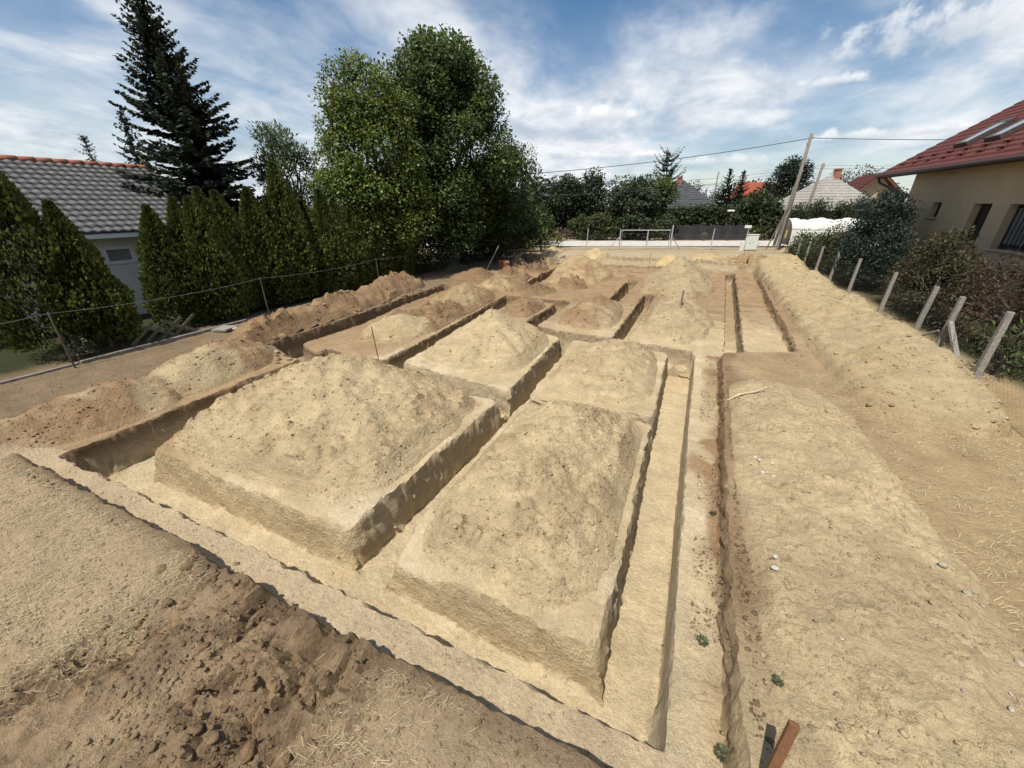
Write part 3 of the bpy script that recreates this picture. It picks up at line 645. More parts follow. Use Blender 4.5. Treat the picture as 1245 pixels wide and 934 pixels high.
def big_clods():
    """lumps one can count, lying in the churned foreground and on the left bank"""
    spots = []
    for _ in range(26): spots.append((random.gauss(-2.35, .38), random.gauss(.62, .24), random.uniform(.02, .065), 0))
    for _ in range(16): spots.append((random.gauss(-3.55, .22), random.gauss(.95, .25), random.uniform(.03, .07), 0))
    for _ in range(8): spots.append((-3.9 + random.gauss(0, .08), 1.22 + random.gauss(0, .05), random.uniform(.05, .09), 0))
    for _ in range(24): spots.append((random.gauss(-9.25, .28), random.uniform(4.6, 6.1), random.uniform(.05, .13), 1))
    for _ in range(30):
        y = random.uniform(6.5, 14); spots.append((-10.1 - .05 * (y - 7) + random.gauss(0, .16), y, random.uniform(.06, .15), 2))
    info = [('dark brown soil clod in the churned wheel ruts of the foreground', 'soil clods in the foreground ruts', DARKB * 1.5, BROWN * 1.15),
            ('grey brown soil clod on the left bank below the thujas', 'soil clods on the left bank', GREYS * .8, BROWN * 1.2),
            ('brown topsoil clod at the foot of the spoil ridge by the hedge', 'soil clods along the hedge ridge', BROWN, BROWN * 1.3)]
    for x, y, s, k in spots:
        z = ground_z(x, y); n = 1
        # an angular lump: the hull of random points
        bm = bmesh.new()
        for q in unit(rng.normal(0, 1, (17, 3))) * rng.uniform(.75, 1.1, (17, 1)): bm.verts.new(np.clip(q, -.82, .82))
        h = bmesh.ops.convex_hull(bm, input=bm.verts); bmesh.ops.delete(bm, geom=[g for g in h['geom_interior'] if isinstance(g, bmesh.types.BMVert)], context='VERTS')
        bmesh.ops.triangulate(bm, faces=bm.faces); bmesh.ops.subdivide_edges(bm, edges=bm.edges, cuts=1, use_grid_fill=True); bmesh.ops.triangulate(bm, faces=bm.faces)
        bm.verts.index_update(); v = np.array([q.co[:] for q in bm.verts]); f = [[q.index for q in g.verts] for g in bm.faces]; bm.free()
        v += rng.normal(0, .035, v.shape)
        v *= np.array((random.uniform(.8, 1.4), random.uniform(.7, 1.2), random.uniform(.45, .75))) * s
        a = random.uniform(0, 6.28); v = np.stack([v[:, 0] * math.cos(a) - v[:, 1] * math.sin(a), v[:, 0] * math.sin(a) + v[:, 1] * math.cos(a), v[:, 2]], 1)
        t = random.random(); col = np.tile(info[k][2] * (1 - t) + info[k][3] * t, (len(v), 1))
        o = link('soil_clod', mesh_np('soil_clod', v, f, col), SOIL, None, (x, y, z + s * (.08 if k < 1 else .25))); tag(o, info[k][0], 'soil clod', info[k][1])


big_clods()


def straw():
    n = 42000; q = rng.uniform(0, 1, n)
    x = np.where(q < .62, rng.uniform(-8.5, -3.7, n), np.where(q < .80, rng.uniform(-2.2, .2, n), rng.uniform(2.5, 5.2, n)))
    y = np.where(q < .80, rng.uniform(-.6, 1.25, n), rng.uniform(3, 9.5, n))
    keep = fbm(x, y, .5, 3, 401) + rng.uniform(-.4, .4, n) > np.where((q >= .62) & (q < .8), .25, -.1); x, y, q = x[keep], y[keep], q[keep]; n = len(x); z, _ = ground_eval(x, y)
    a = rng.normal(.5, .7, n); L = rng.uniform(.012, .05, n) * np.where(q > .8, 1.3, 1); w = rng.uniform(.0006, .0014, n) * np.where(q > .8, 2.0, 1); up = rng.uniform(0, .018, n)
    d = np.stack([np.cos(a), np.sin(a), np.zeros(n)], 1); e = np.stack([-np.sin(a), np.cos(a), np.zeros(n)], 1); p = np.stack([x, y, z + .006], 1)
    t = np.stack([np.zeros(n), np.zeros(n), up], 1)
    V = np.stack([p - d * L[:, None] - e * w[:, None], p + d * L[:, None] - e * w[:, None] + t, p + d * L[:, None] + e * w[:, None] + t, p - d * L[:, None] + e * w[:, None]], 1).reshape(-1, 3)
    C = np.repeat(np.array((.50, .42, .25)) * rng.uniform(.55, 1.15, (n, 1)), 4, 0)
    o = link('dry_straw', mesh_np('dry_straw', V, np.arange(n * 4).reshape(-1, 4), C), leaf_material('straw', .1, .7)); tag(o, 'bleached dead grass straws lying on the trodden ground', 'dry grass', kind='stuff')


straw()

# ------------------------------------------------------------------ road
def street_sheet(name, b0, b1, z, mat, a0=-160, a1=200, n=40):
    mb = MB()
    for i in range(n):
        p, q = a0 + (a1 - a0) * i / n, a0 + (a1 - a0) * (i + 1) / n
        mb.poly([(*st(p, b0), z), (*st(q, b0), z), (*st(q, b1), z), (*st(p, b1), z)])
    o = mb.build(name, mat); tag(o, kind='structure'); return o


street_sheet('road', 35.6, 41.2, .262, ASPHALT)

# ------------------------------------------------------------------ leaves and crowns
def cards(P, D, Nn, L, Wd, C):
    """leaf cards: P root, D pointing direction, Nn approximate normal; kite-shaped, folded a little"""
    D = unit(D); S = unit(np.cross(D, Nn)); n = len(P); L = np.broadcast_to(L, n)[:, None]; Wd = np.broadcast_to(Wd, n)[:, None]
    up = unit(np.cross(S, D)) * (Wd * .35)
    V = np.stack([P, P + D * L * .45 + S * Wd + up, P + D * L, P + D * L * .45 - S * Wd + up], 1).reshape(-1, 3)
    return V, np.arange(n * 4).reshape(-1, 4), np.repeat(C, 4, 0)


def rand_dir(n): return unit(rng.normal(0, 1, (n, 3)))


def clump_leaves(clumps, base, tip, leaf=(.10, .16), ratio=.36, shell=(.45, 1.08), droop=.25, per=None, dens=260):
    """leaves through a set of ellipsoid clumps (x,y,z,rx,ry,rz)"""
    Vs, Fs, Cs = [], [], []; off = 0
    for cl in clumps:
        c = np.array(cl[:3]); r = np.array(cl[3:6]); n = per or int(dens * (r[0] * r[1] + r[0] * r[2] + r[1] * r[2]) / 3)
        u = rand_dir(n); q = rng.uniform(shell[0] ** 2, shell[1] ** 2, n) ** .5
        P = c + u * r * q[:, None]; P += rng.normal(0, .05, P.shape) * r.mean()
        D = unit(u * .8 + rand_dir(n) * .9 + np.array((0, 0, -droop))); Nn = unit(u * .6 + rand_dir(n) * .55 + np.array((0, 0, .85)))
        L = rng.uniform(*leaf, n); tint = rng.uniform(.65, 1.3, (n, 1)) * rng.uniform(.8, 1.2)
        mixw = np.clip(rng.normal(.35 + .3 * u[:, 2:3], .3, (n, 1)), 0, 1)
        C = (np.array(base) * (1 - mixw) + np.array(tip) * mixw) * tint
        V, F, C4 = cards(P, D, Nn, L, L * ratio, C); Vs.append(V); Fs.append(F + off); Cs.append(C4); off += len(V)
    return np.concatenate(Vs), np.concatenate(Fs), np.concatenate(Cs)


def limb(mb, a, b, r0, r1, n=5, wob=.06, sides=7):
    a, b = np.array(a, float), np.array(b, float); L = np.linalg.norm(b - a); pts = []
    for i in range(n + 1):
        t = i / n; p = a + (b - a) * t; p = p + np.array((random.gauss(0, wob), random.gauss(0, wob), 0)) * L * (t * (1 - t) * 4) * .5; pts.append(p)
    mb.tube(pts, [r0 + (r1 - r0) * i / n for i in range(n + 1)], sides, rough=.08); return pts


def leafy_tree(name, label, loc, clumps, base, tip, trunk_r, leaf=(.12, .2), dens=260, cat='tree', group=None, droop=.25, fork=.35, trunk_top=None, ratio=.36, shell=(.45, 1.08)):
    """trunk with limbs into the clumps, and the leaf crown"""
    x, y = loc[:2]; z = loc[2] if len(loc) > 2 else ground_z(x, y)
    t = thing(name, label, cat, (x, y, z), group)
    V, F, C = clump_leaves(clumps, base, tip, leaf, ratio, shell, droop, dens=dens); link('crown', mesh_np('crown', V, F, C), LEAF, t)
    mb = MB(); top = max(c[2] for c in clumps); cx = sum(c[0] for c in clumps) / len(clumps); cy = sum(c[1] for c in clumps) / len(clumps)
    fk = np.array((cx * .4, cy * .4, top * fork)); limb(mb, (0, 0, -.2), fk, trunk_r, trunk_r * .8, sides=9)
    for c in clumps[::max(1, len(clumps) // 26)]: limb(mb, fk, c[:3], trunk_r * .45, .015, wob=.1, sides=5)
    o = mb.build('trunk', BARK, None, smooth=True); o.parent = t
    return t


def make_clumps(spec, n, rr=(.5, .9), squash=.8):
    """n clumps spread through big ellipsoid lobes (x,y,z,rx,ry,rz,weight), mostly near their surface"""
    out = []; wts = np.array([s[6] for s in spec], float); wts /= wts.sum()
    for s, w in zip(spec, wts):
        k = max(2, int(round(n * w)))
        u = rand_dir(k); q = rng.uniform(.35, 1, k) ** .5
        for i in range(k):
            r = rng.uniform(*rr); p = np.array(s[:3]) + u[i] * np.array(s[3:6]) * q[i]
            out.append((*p, r * rng.uniform(.8, 1.2), r * rng.uniform(.8, 1.2), r * squash))
    return out


def spruce_parts(h, rmax, base, tip, whorl=.36, first=.6, per=(6, 8), droop=.30, sparse=1.0, needle=.05, irregular=.2, power=.85, up_tip=.18, tw=.13):
    """needle mesh data and trunk of a spruce: whorls of drooping boughs hung with sprays"""
    mb = MB(); lean = 0; mb.tube([(0, 0, -.2), (0, 0, h * .5), (0, 0, h * .98)], [h * .022, h * .013, .012], 8, rough=.06)
    Ps, Ds, Ns, Ls, Ws, Cs = [], [], [], [], [], []
    z = first
    while z < h - .1:
        t = (z - first) / (h - first); Rz = rmax * (1 - t) ** power + .07; k = random.randint(*per)
        a0 = random.uniform(0, 6.28)
        for i in range(k):
            if random.random() > sparse: continue
            a = a0 + 6.28 * i / k + random.gauss(0, .15); L = Rz * random.uniform(1 - irregular * 1.6, 1 + irregular); zz = z + random.gauss(0, .08)
            d = np.array((math.cos(a), math.sin(a), 0)); m = max(3, int(L / tw)); s = np.linspace(.10, 1, m)
            sl = -droop * (1 - t * .9) + .45 * t; z_off = L * (sl * s + up_tip * s ** 3)
            pts = np.outer(s * L, d) + np.stack([0 * s, 0 * s, zz + z_off], 1)
            mb.tube([(0, 0, zz), tuple(pts[m // 2]), tuple(pts[-1])], [.012 + .012 * L, .008 + .006 * L, .004], 4, cap=False)
            side = np.array((-d[1], d[0], 0)); base_l = np.clip(.34 * L * (1.05 - s * .75), .09, .55)
            for sg in (-1, 1):
                dd = d * .75 + side * sg + np.array((0, 0, -.22)) + rng.normal(0, .12, (m, 3))
                for rep in range(2):
                    Ps.append(pts + rng.normal(0, .02, (m, 3))); Ds.append(dd + rng.normal(0, .15, (m, 3))); Ns.append(np.tile((0, 0, 1.), (m, 1)) * (1 if rep == 0 else .2) + side * (.0 if rep == 0 else 1.0) + rng.normal(0, .3, (m, 3)))
                    Ls.append(base_l * rng.uniform(.7, 1.15, m)); Ws.append(np.full(m, needle) * rng.uniform(.7, 1.3, m))
                    w = np.clip(s ** 2 * .8 + rng.normal(0, .15, m), 0, 1)[:, None]; Cs.append((np.array(base) * (1 - w) + np.array(tip) * w) * rng.uniform(.7, 1.25, (m, 1)))
            Ps.append(pts[-2:]); Ds.append(np.tile(d, (2, 1)) + (0, 0, .2)); Ns.append(np.tile((0, 0, 1.), (2, 1))); Ls.append(np.array((.22, .2)) * min(1, L)); Ws.append(np.full(2, needle)); Cs.append(np.tile(tip, (2, 1)))
        z += whorl * random.uniform(.75, 1.25) * (1 - .45 * t)
    k = 26; Ps.append(np.stack([np.zeros(k), np.zeros(k), rng.uniform(h * .93, h, k)], 1)); Ds.append(rand_dir(k) + (0, 0, .9)); Ns.append(rand_dir(k)); Ls.append(rng.uniform(.1, .25, k)); Ws.append(np.full(k, needle * .8)); Cs.append(np.tile(tip, (k, 1)))
    V, F, C = cards(*[np.concatenate(q) for q in (Ps, Ds, Ns, Ls, Ws, Cs)]); return V, F, C, mb


def spruce(name, label, x, y, h, rmax, base, tip, cat='tree', group=None, lean=(0, 0), z=None, **kw):
    z = ground_z(x, y) if z is None else z; t = thing(name, label, cat, (x, y, z), group)
    V, F, C, mb = spruce_parts(h, rmax, base, tip, **kw)
    def bend(V): V = np.array(V, float); q = (V[:, 2] / h).clip(0, 1) ** 1.3; V[:, 0] += lean[0] * q; V[:, 1] += lean[1] * q; return V
    link('crown', mesh_np('crown', bend(V), F, C), NEEDLE, t); mb.v = [tuple(p) for p in bend(mb.v)]
    o = mb.build('trunk', BARK, None, smooth=True); o.parent = t; return t


def column_mesh(h, r, n, base, tip, taper=.55, leaf=(.07, .13), lean=0, seed=0, bare=.12, point=1.35):
    """a thuja: upright fans on a lumpy spindle"""
    t = rng.uniform(bare, 1, n) ** .85; a = rng.uniform(0, 6.28, n)
    prof = np.where(t < .35, .80 + .2 * t / .35, (1 - ((np.maximum(t, .35) - .35) / .65) ** point)) * r
    lump = 1 + .34 * fbm(a * 1.6 + seed, t * h * 1.6, 1.0, 3, 500 + seed) + .10 * fbm(a * 4, t * h * 4 + seed, 1.0, 2, 520 + seed)
    q = rng.uniform(.62, 1.06, n); P = np.stack([np.cos(a) * prof * lump * q, np.sin(a) * prof * lump * q, t * h], 1)
    out = np.stack([np.cos(a), np.sin(a), 0 * a], 1); D = unit(out * .55 + np.array((0, 0, .9)) + rand_dir(n) * .45); Nn = unit(np.cross(out, (0, 0, 1.)) * 1 + out * .5 + rand_dir(n) * .5)
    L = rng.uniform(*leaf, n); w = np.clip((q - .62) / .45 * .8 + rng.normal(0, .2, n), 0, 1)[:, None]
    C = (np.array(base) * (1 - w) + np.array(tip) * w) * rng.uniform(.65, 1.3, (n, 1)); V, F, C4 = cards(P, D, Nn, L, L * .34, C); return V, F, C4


def copy_tree(o, parent=None):
    c = o.copy(); COL.objects.link(c)
    if parent: c.parent = parent
    for ch in list(o.children): copy_tree(ch, c)
    return c

# ------------------------------------------------------------------ the left side: thujas, spruces, big trees
TH_B, TH_T = (.018, .028, .008), (.118, .142, .030)


def thuja(label, x, y, h, r, n, group=None, **kw):
    t = thing('thuja', label, 'thuja', (x, y, ground_z(x, y)), group); V, F, C = column_mesh(h, r, n, TH_B, TH_T, **kw)
    link('crown', mesh_np('crown', V, F, C), LEAF, t); mb = MB(); mb.tube([(0, 0, -.1), (0, 0, h * .8)], [.06, .02], 7, rough=.1); o = mb.build('trunk', BARK, None); o.parent = t; return t


thuja('large dark thuja at the left edge of the picture, overlapping the grey roof', -13.85, 3.9, 4.35, 1.05, 17000, 'thujas by the left fence', seed=3, bare=.04, point=1.15)
thuja('broad thuja cone standing free before the white house wall', -13.45, 4.55, 3.4, .74, 12000, 'thujas by the left fence', seed=5, bare=.04, point=1.15)
HEDGE = [thuja('tall narrow thuja in the close hedge behind the left fence wire', -13.7, 6.1, 3.5, .64, 8500, 'thuja hedge', seed=11 + i, leaf=(.07, .13), bare=.015) for i in range(3)]
hx = []
y = 6.5; i = 0
while y < 17.2:
    hx.append((-13.75 + random.gauss(0, .16) , y)); y += random.uniform(.40, .60)
for i, (x, y) in enumerate(hx):
    o = HEDGE[i] if i < 3 else copy_tree(HEDGE[i % 3]); sc = random.uniform(.93, 1.13) * (1 + .018 * (y - 6)); o.location = (x, y, ground_z(x, y)); o.rotation_euler = (random.gauss(0, .05), random.gauss(0, .05), random.uniform(0, 6.28)); o.scale = (sc * 1.05, sc * 1.05, sc * random.uniform(.84, 1.10))
HEDGE[0]['label'] = 'first thuja of the hedge, beside the small window of the white wall'

spruce('spruce_tree', 'tall dark spruce leaning left above the grey roof', -18.2, 10.9, 10.2, 2.6, (.012, .021, .013), (.055, .070, .040), lean=(-.35, -.2), whorl=.27, irregular=.28, droop=.34, first=.8, per=(8, 10), needle=.07, tw=.10)
spruce('spruce_tree', 'smaller spruce half hidden behind the tall dark one', -25, 12.2, 7.2, 1.7, (.014, .024, .015), (.045, .060, .040), irregular=.25)
spruce('spruce_tree', 'distant little spruce top over the red ridge', -40, 16.8, 7.8, 2.0, (.018, .028, .020), (.05, .065, .045), whorl=.5, irregular=.35, per=(5, 6))

# the two big deciduous trees
leafy_tree('broadleaf_tree', 'round lighter green tree on the left of the big pair', (-14.2, 16.4), make_clumps([(-.1, .2, 5.4, 2.3, 2.4, 2.5, 5), (-.2, .1, 7.6, 1.7, 1.9, 1.4, 2.5), (.6, -.3, 3.0, 2.0, 2.1, 1.9, 3), (-.2, -1.3, 3.6, 1.6, 1.5, 1.9, 2.5)], 220, (.45, .85)), (.038, .062, .013), (.190, .240, .050), .20, leaf=(.09, .16), dens=640, group='big trees by the hedge')
leafy_tree('broadleaf_tree', 'tallest dark green tree with a ragged top, beside the lighter one', (-13.3, 22.2), make_clumps([(.3, -.8, 5.6, 3.5, 3.8, 3.2, 7), (-.2, -.7, 8.6, 2.9, 3.2, 2.0, 4.2), (-.5, -.3, 10.1, 1.7, 1.9, 1.1, 1.6), (.6, -2.6, 3.0, 1.9, 2.0, 2.2, 2.5), (.9, 1.0, 3.0, 2.4, 2.4, 2.2, 2)], 300, (.5, 1.05)), (.026, .046, .012), (.118, .162, .045), .30, leaf=(.12, .22), dens=470, group='big trees by the hedge', shell=(.55, 1.12))
leafy_tree('broadleaf_tree', 'dark wide tree shading the far left corner of the lot', (-11.9, 24.4), make_clumps([(0, 0, 4.0, 2.8, 3.0, 2.6, 4), (.4, .4, 2.2, 2.5, 2.6, 1.7, 2)], 130, (.5, 1.0)), (.024, .042, .012), (.098, .138, .042), .22, leaf=(.11, .20), dens=420, group='big trees by the hedge')
leafy_tree('willow_tree', 'feathery pale green tree rising behind the thuja hedge', (-17.2, 14.2), make_clumps([(0, 0, 4.6, 1.3, 1.4, 1.4, 3), (-.3, -.3, 5.6, .8, .8, .8, 1)], 70, (.3, .5)), (.05, .075, .030), (.13, .165, .070), .13, leaf=(.12, .22), ratio=.18, dens=620, droop=-.3)
spruce('blue_spruce', 'blue grey spruce at the far end of the left hedge', -14.6, 32.2, 5.2, 2.3, (.035, .050, .050), (.14, .18, .19), whorl=.45, per=(7, 9), needle=.07, droop=.16)
# dark undergrowth that closes the foot of the hedge
leafy_tree('shrub', 'dark shrub in the shade under the tallest tree', (-13.2, 18.6), make_clumps([(0, 0, 1.0, .9, 1.8, 1.2, 1)], 60, (.35, .6)), (.018, .028, .010), (.045, .062, .022), .05, leaf=(.09, .15), dens=320, cat='shrub')
leafy_tree('shrub', 'dark shrub further along in the shade of the far corner tree', (-12.9, 23.6), make_clumps([(0, 0, 1.0, .9, 2.6, 1.2, 1)], 70, (.35, .6)), (.018, .028, .010), (.045, .062, .022), .05, leaf=(.09, .15), dens=300, cat='shrub')
leafy_tree('shrub', 'small pale shrub in the gap beside the free standing thuja', (-14.6, 5.35), make_clumps([(0, 0, .55, .32, .3, .5, 1)], 10, (.16, .26)), (.06, .08, .035), (.17, .19, .09), .03, leaf=(.06, .10), dens=700, cat='shrub')
leafy_tree('shrub', 'low grey green bush at the foot of the thujas near the fence post', (-12.95, 3.7), make_clumps([(0, 0, .3, .28, .28, .3, 1)], 8, (.14, .24)), (.03, .042, .025), (.07, .085, .055), .03, leaf=(.05, .09), dens=700, cat='shrub')
leafy_tree('shrub', 'dark bush closing the shaded far left corner behind the last big tree', (-13.4, 30.0), make_clumps([(0, 0, 1.2, 1.3, 2.2, 1.3, 1)], 60, (.4, .65)), (.018, .028, .010), (.045, .062, .022), .05, leaf=(.11, .17), dens=300, cat='shrub')
leafy_tree('creeper', 'yellow green creeper sprawling over the end of the left fence', (-10.9, 30.6), make_clumps([(0, 0, 1.25, .8, .7, .5, 2), (-.9, -.6, 1.0, .8, .7, .7, 2), (.9, .5, .8, .9, .5, .5, 1), (-.4, 0, .6, 1.0, .6, .5, 2)], 50, (.25, .45)), (.05, .07, .015), (.20, .23, .045), .06, leaf=(.10, .17), dens=420, cat='creeper')

# ------------------------------------------------------------------ houses
def tile_material(name, c1, c2, rough=.7):
    return worn(name, c1, c2, 3.5, rough, .25, .004, detail=8)


def tiled_plane(p0, along, up, nu, nv, wave, step, lip, amp, flat=False):
    """a tiled roof slope as one relief mesh: p0 eave corner, along = eave vector, up = slope vector; rows step down, pans wave"""
    p0, along, up = (np.array(q, float) for q in (p0, along, up)); nrm = np.cross(along, up); nrm /= np.linalg.norm(nrm)
    if nrm[2] < 0: nrm = -nrm
    La, Lu = np.linalg.norm(along), np.linalg.norm(up); U = np.arange(0, La, wave / 5); U = np.append(U, La)
    Vs = [0.0]; k = 0
    rows = np.arange(0, Lu, step)
    Vv = np.unique(np.clip(np.concatenate([rows, rows + .003, rows + step * .5, [Lu]]), 0, Lu)); A, B = np.meshgrid(U, Vv)
    ph = (B - 1e-4) % step / step
    hgt = lip * (1 - ph) + amp * (np.cos(A / wave * 2 * np.pi) * .5 + .5)
    P = p0 + A[..., None] / La * along + B[..., None] / Lu * up + hgt[..., None] * nrm
    nx, ny = len(U), len(Vv); i = (np.arange(ny - 1)[:, None] * nx + np.arange(nx - 1)[None]).ravel()
    F = np.stack([i, i + 1, i + nx + 1, i + nx], 1); return P.reshape(-1, 3), F


def roof_part(name, mat, parent, slopes):
    Vs, Fs, off = [], [], 0
    for sl in slopes: V, F = tiled_plane(*sl); Vs.append(V); Fs.append(F + off); off += len(V)
    o = link(name, mesh_np(name, np.concatenate(Vs) - WLOC[parent.name], np.concatenate(Fs), None, False), mat, parent); return o


def openwall_y(mb, x0, x1, y0, y1, z0, z1, holes):
    """a wall running along y with rectangular openings (ya,yb,za,zb), built of butting blocks"""
    ys = sorted({y0, y1, *[h[0] for h in holes], *[h[1] for h in holes]})
    for a, b in zip(ys, ys[1:]):
        zs = [z0]
        for h in sorted(holes, key=lambda h: h[2]):
            if h[0] <= a and h[1] >= b: zs += [h[2], h[3]]
        zs.append(z1)
        for i in range(0, len(zs), 2): mb.box(x0, x1, a, b, zs[i], zs[i + 1])


GLASS = glass_material('dark_window_glass', (.015, .018, .02)); BROWNF = worn('dark_brown_window_frame', (.035, .022, .016), (.06, .038, .026), 12, .5, .1, .002)
PLASTER = worn('tan_plaster', (.40, .315, .195), (.46, .365, .235), 1.2, .95, .5, .004)
PLWHITE = worn('pale_plaster', (.60, .585, .54), (.70, .68, .63), 1.3, .95, .4, .004)
STONE = worn('sill_stone', (.34, .29, .22), (.44, .38, .30), 9, .8, .2, .003); CURTAIN = worn('dimmed_curtain', (.07, .07, .068), (.17, .17, .16), 5, .9, .2, .01, stretch=(1, 5, .05))  # curtain colour darkened so it looks dim behind the window glass
REDTILE = tile_material('red_metal_tile', (.082, .024, .018), (.118, .036, .026), .6); GREYTILE = tile_material('grey_pan_tile', (.075, .073, .069), (.125, .121, .114))
REDRIDGE = worn('red_ridge_tile', (.24, .085, .055), (.32, .125, .08), 6, .8, .2, .003); GUTTER = worn('brown_gutter_metal', (.045, .026, .020), (.075, .042, .032), 8, .5, .05, .002)
BRICK = worn('chimney_brick', (.30, .12, .075), (.42, .19, .12), 18, .9, .4, .005)


def right_house():
    t = thing('tan_house', 'tan plastered house with red metal tile roof along the right edge', 'house', (8.2, 23.85, .2))
    mb = MB(); X = 8.2; yF = 23.85; yN = 2.0
    wins = [('w1', 21.25, 21.83, 3.09, 3.60), ('w2', 18.58, 19.44, 2.28, 3.55), ('w3', 16.2, 17.83, 2.26, 3.53)]
    openwall_y(mb, X, X + .38, yN, yF, -.1, 4.72, [w[1:] for w in wins])
    mb.box(X + .38, X + 9, yF - .38, yF, -.1, 4.72); mb.box(X + .38, X + 9, yN, yN + .38, -.1, 4.72); mb.box(X + 8.62, X + 9, yN + .38, yF - .38, -.1, 4.72)
    # gable triangle on the far end
    mb.prism([(X, yF - .36, 4.722), (X + 9, yF - .36, 4.722), (X + 4.5, yF - .36, 4.72 + 4.5 * .63)], (0, .34, 0))
    mb.build('wall', PLASTER, t)
    mb = MB(); mb.box(X + .40, X + 8.6, yN + .4, yF - .4, .2, 4.7); mb.build('interior', new_mat('dim_room', .9, (.05, .045, .04))[0], t)
    for nm, a, b, z0, z1 in wins:
        f = MB(); xi = X + .20; w = .055
        f.box(xi, xi + .06, a, b, z0, z0 + w); f.box(xi, xi + .06, a, b, z1 - w, z1); f.box(xi, xi + .06, a, a + w, z0 + w, z1 - w); f.box(xi, xi + .06, b - w, b, z0 + w, z1 - w)
        if nm == 'w3': f.box(xi, xi + .06, (a + b) / 2 - .04, (a + b) / 2 + .04, z0 + w, z1 - w)
        wd = f.build('window', BROWNF, t)
        g = MB(); g.box(xi + .025, xi + .035, a + w, b - w, z0 + w, z1 - w); g.build('pane', GLASS, wd)
        s = MB(); s.box(X - .07, X + .195, a - .08, b + .08, z0 - .055, z0 - .003); s.build('sill', STONE, wd)
        if nm == 'w3':
            c = MB(); n = 26
            for i in range(n):
                y0 = a + .1 + (b - a - .2) * i / n; y1 = a + .1 + (b - a - .2) * (i + 1) / n; xo = X + .19 + .012 * math.sin(i * 2.1)
                c.box(xo - .004, xo, y0, y1 - .004, z0 + .16, z1 - .10)
            c.build('curtain', CURTAIN, wd)
    # roof
    E = (7.7, 26.1, 4.80); rise = .655; run = 5.0; y1 = -1.0
    up = (run, 0, run * rise); al = (0, y1 - 26.1, 0)
    r = roof_part('roof', REDTILE, t, [(E, al, up, 0, 0, .21, .35, .024, .022), ((E[0] + 2 * run, E[1], E[2]), al, (-run, 0, run * rise), 0, 0, .42, .35, .024, .022)])
    s = MB(); nz = -.05
    s.prism([(7.72, 26.08, 4.77), (12.7, 26.08, 4.77 + 4.98 * rise), (17.68, 26.08, 4.77), (17.68, 26.08, 4.63), (12.7, 26.08, 4.63 + 4.98 * rise), (7.72, 26.08, 4.63)], (0, y1 + .04 - 26.08, 0)); s.build('roof_underside', GUTTER, r)
    g = MB(); g.tube([(7.63, 26.05, 4.74), (7.63, y1, 4.74)], .075, 10); g.build('gutter', GUTTER, t, smooth=True)
    d = MB(); d.tube([(7.66, 25.9, 4.70), (7.72, 25.7, 4.45), (8.02, 24.0, 3.95), (8.12, 23.92, 3.75), (8.12, 23.92, .2)], .05, 8); d.build('downpipe', GUTTER, t, smooth=True)
    # snow guards
    n_ = np.array((-rise, 0, 1)) / math.hypot(1, rise); u_ = np.array((1, 0, rise)) / math.hypot(1, rise)
    k = 0
    for row, off in ((.62, 0), (1.02, .5)):
        for i in range(16):
            y = 25.3 - off - i * 1.0; p = np.array((7.7, y, 4.80)) + u_ * row + n_ * .07
            m = MB(); m.obox(p, u_ * .05, (0, .13, 0), n_ * .035); m.obox(p - u_ * .09 - n_ * .02, u_ * .05, (0, .015, 0), n_ * .02); m.build('snow_guard', REDTILE, r)
    for y0, y1_ in ((22.45, 23.25), (20.75, 21.55)):
        p = np.array((7.7, (y0 + y1_) / 2, 4.80)) + u_ * 2.0 + n_ * .10; hw = (y1_ - y0) / 2
        m = MB(); L = .62
        m.obox(p + u_ * L, u_ * .07, (0, hw, 0), n_ * .07); m.obox(p - u_ * L, u_ * .05, (0, hw, 0), n_ * .07); m.obox(p + np.array((0, hw - .05, 0)), u_ * (L - .055), (0, .05, 0), n_ * .07); m.obox(p - np.array((0, hw - .05, 0)), u_ * (L - .055), (0, .05, 0), n_ * .07)
        s = m.build('skylight', worn('dark_skylight_frame', (.05, .04, .035), (.085, .07, .06), 9, .5, .1, .002), r)
        m = MB(); m.obox(p + n_ * .035, u_ * (L - .058), (0, hw - .105, 0), n_ * .012); m.build('pane', new_mat('sky_glass', .04, (.55, .58, .60), .8, .55)[0], s)

    t.rotation_euler = (0, 0, R(4))


right_house()


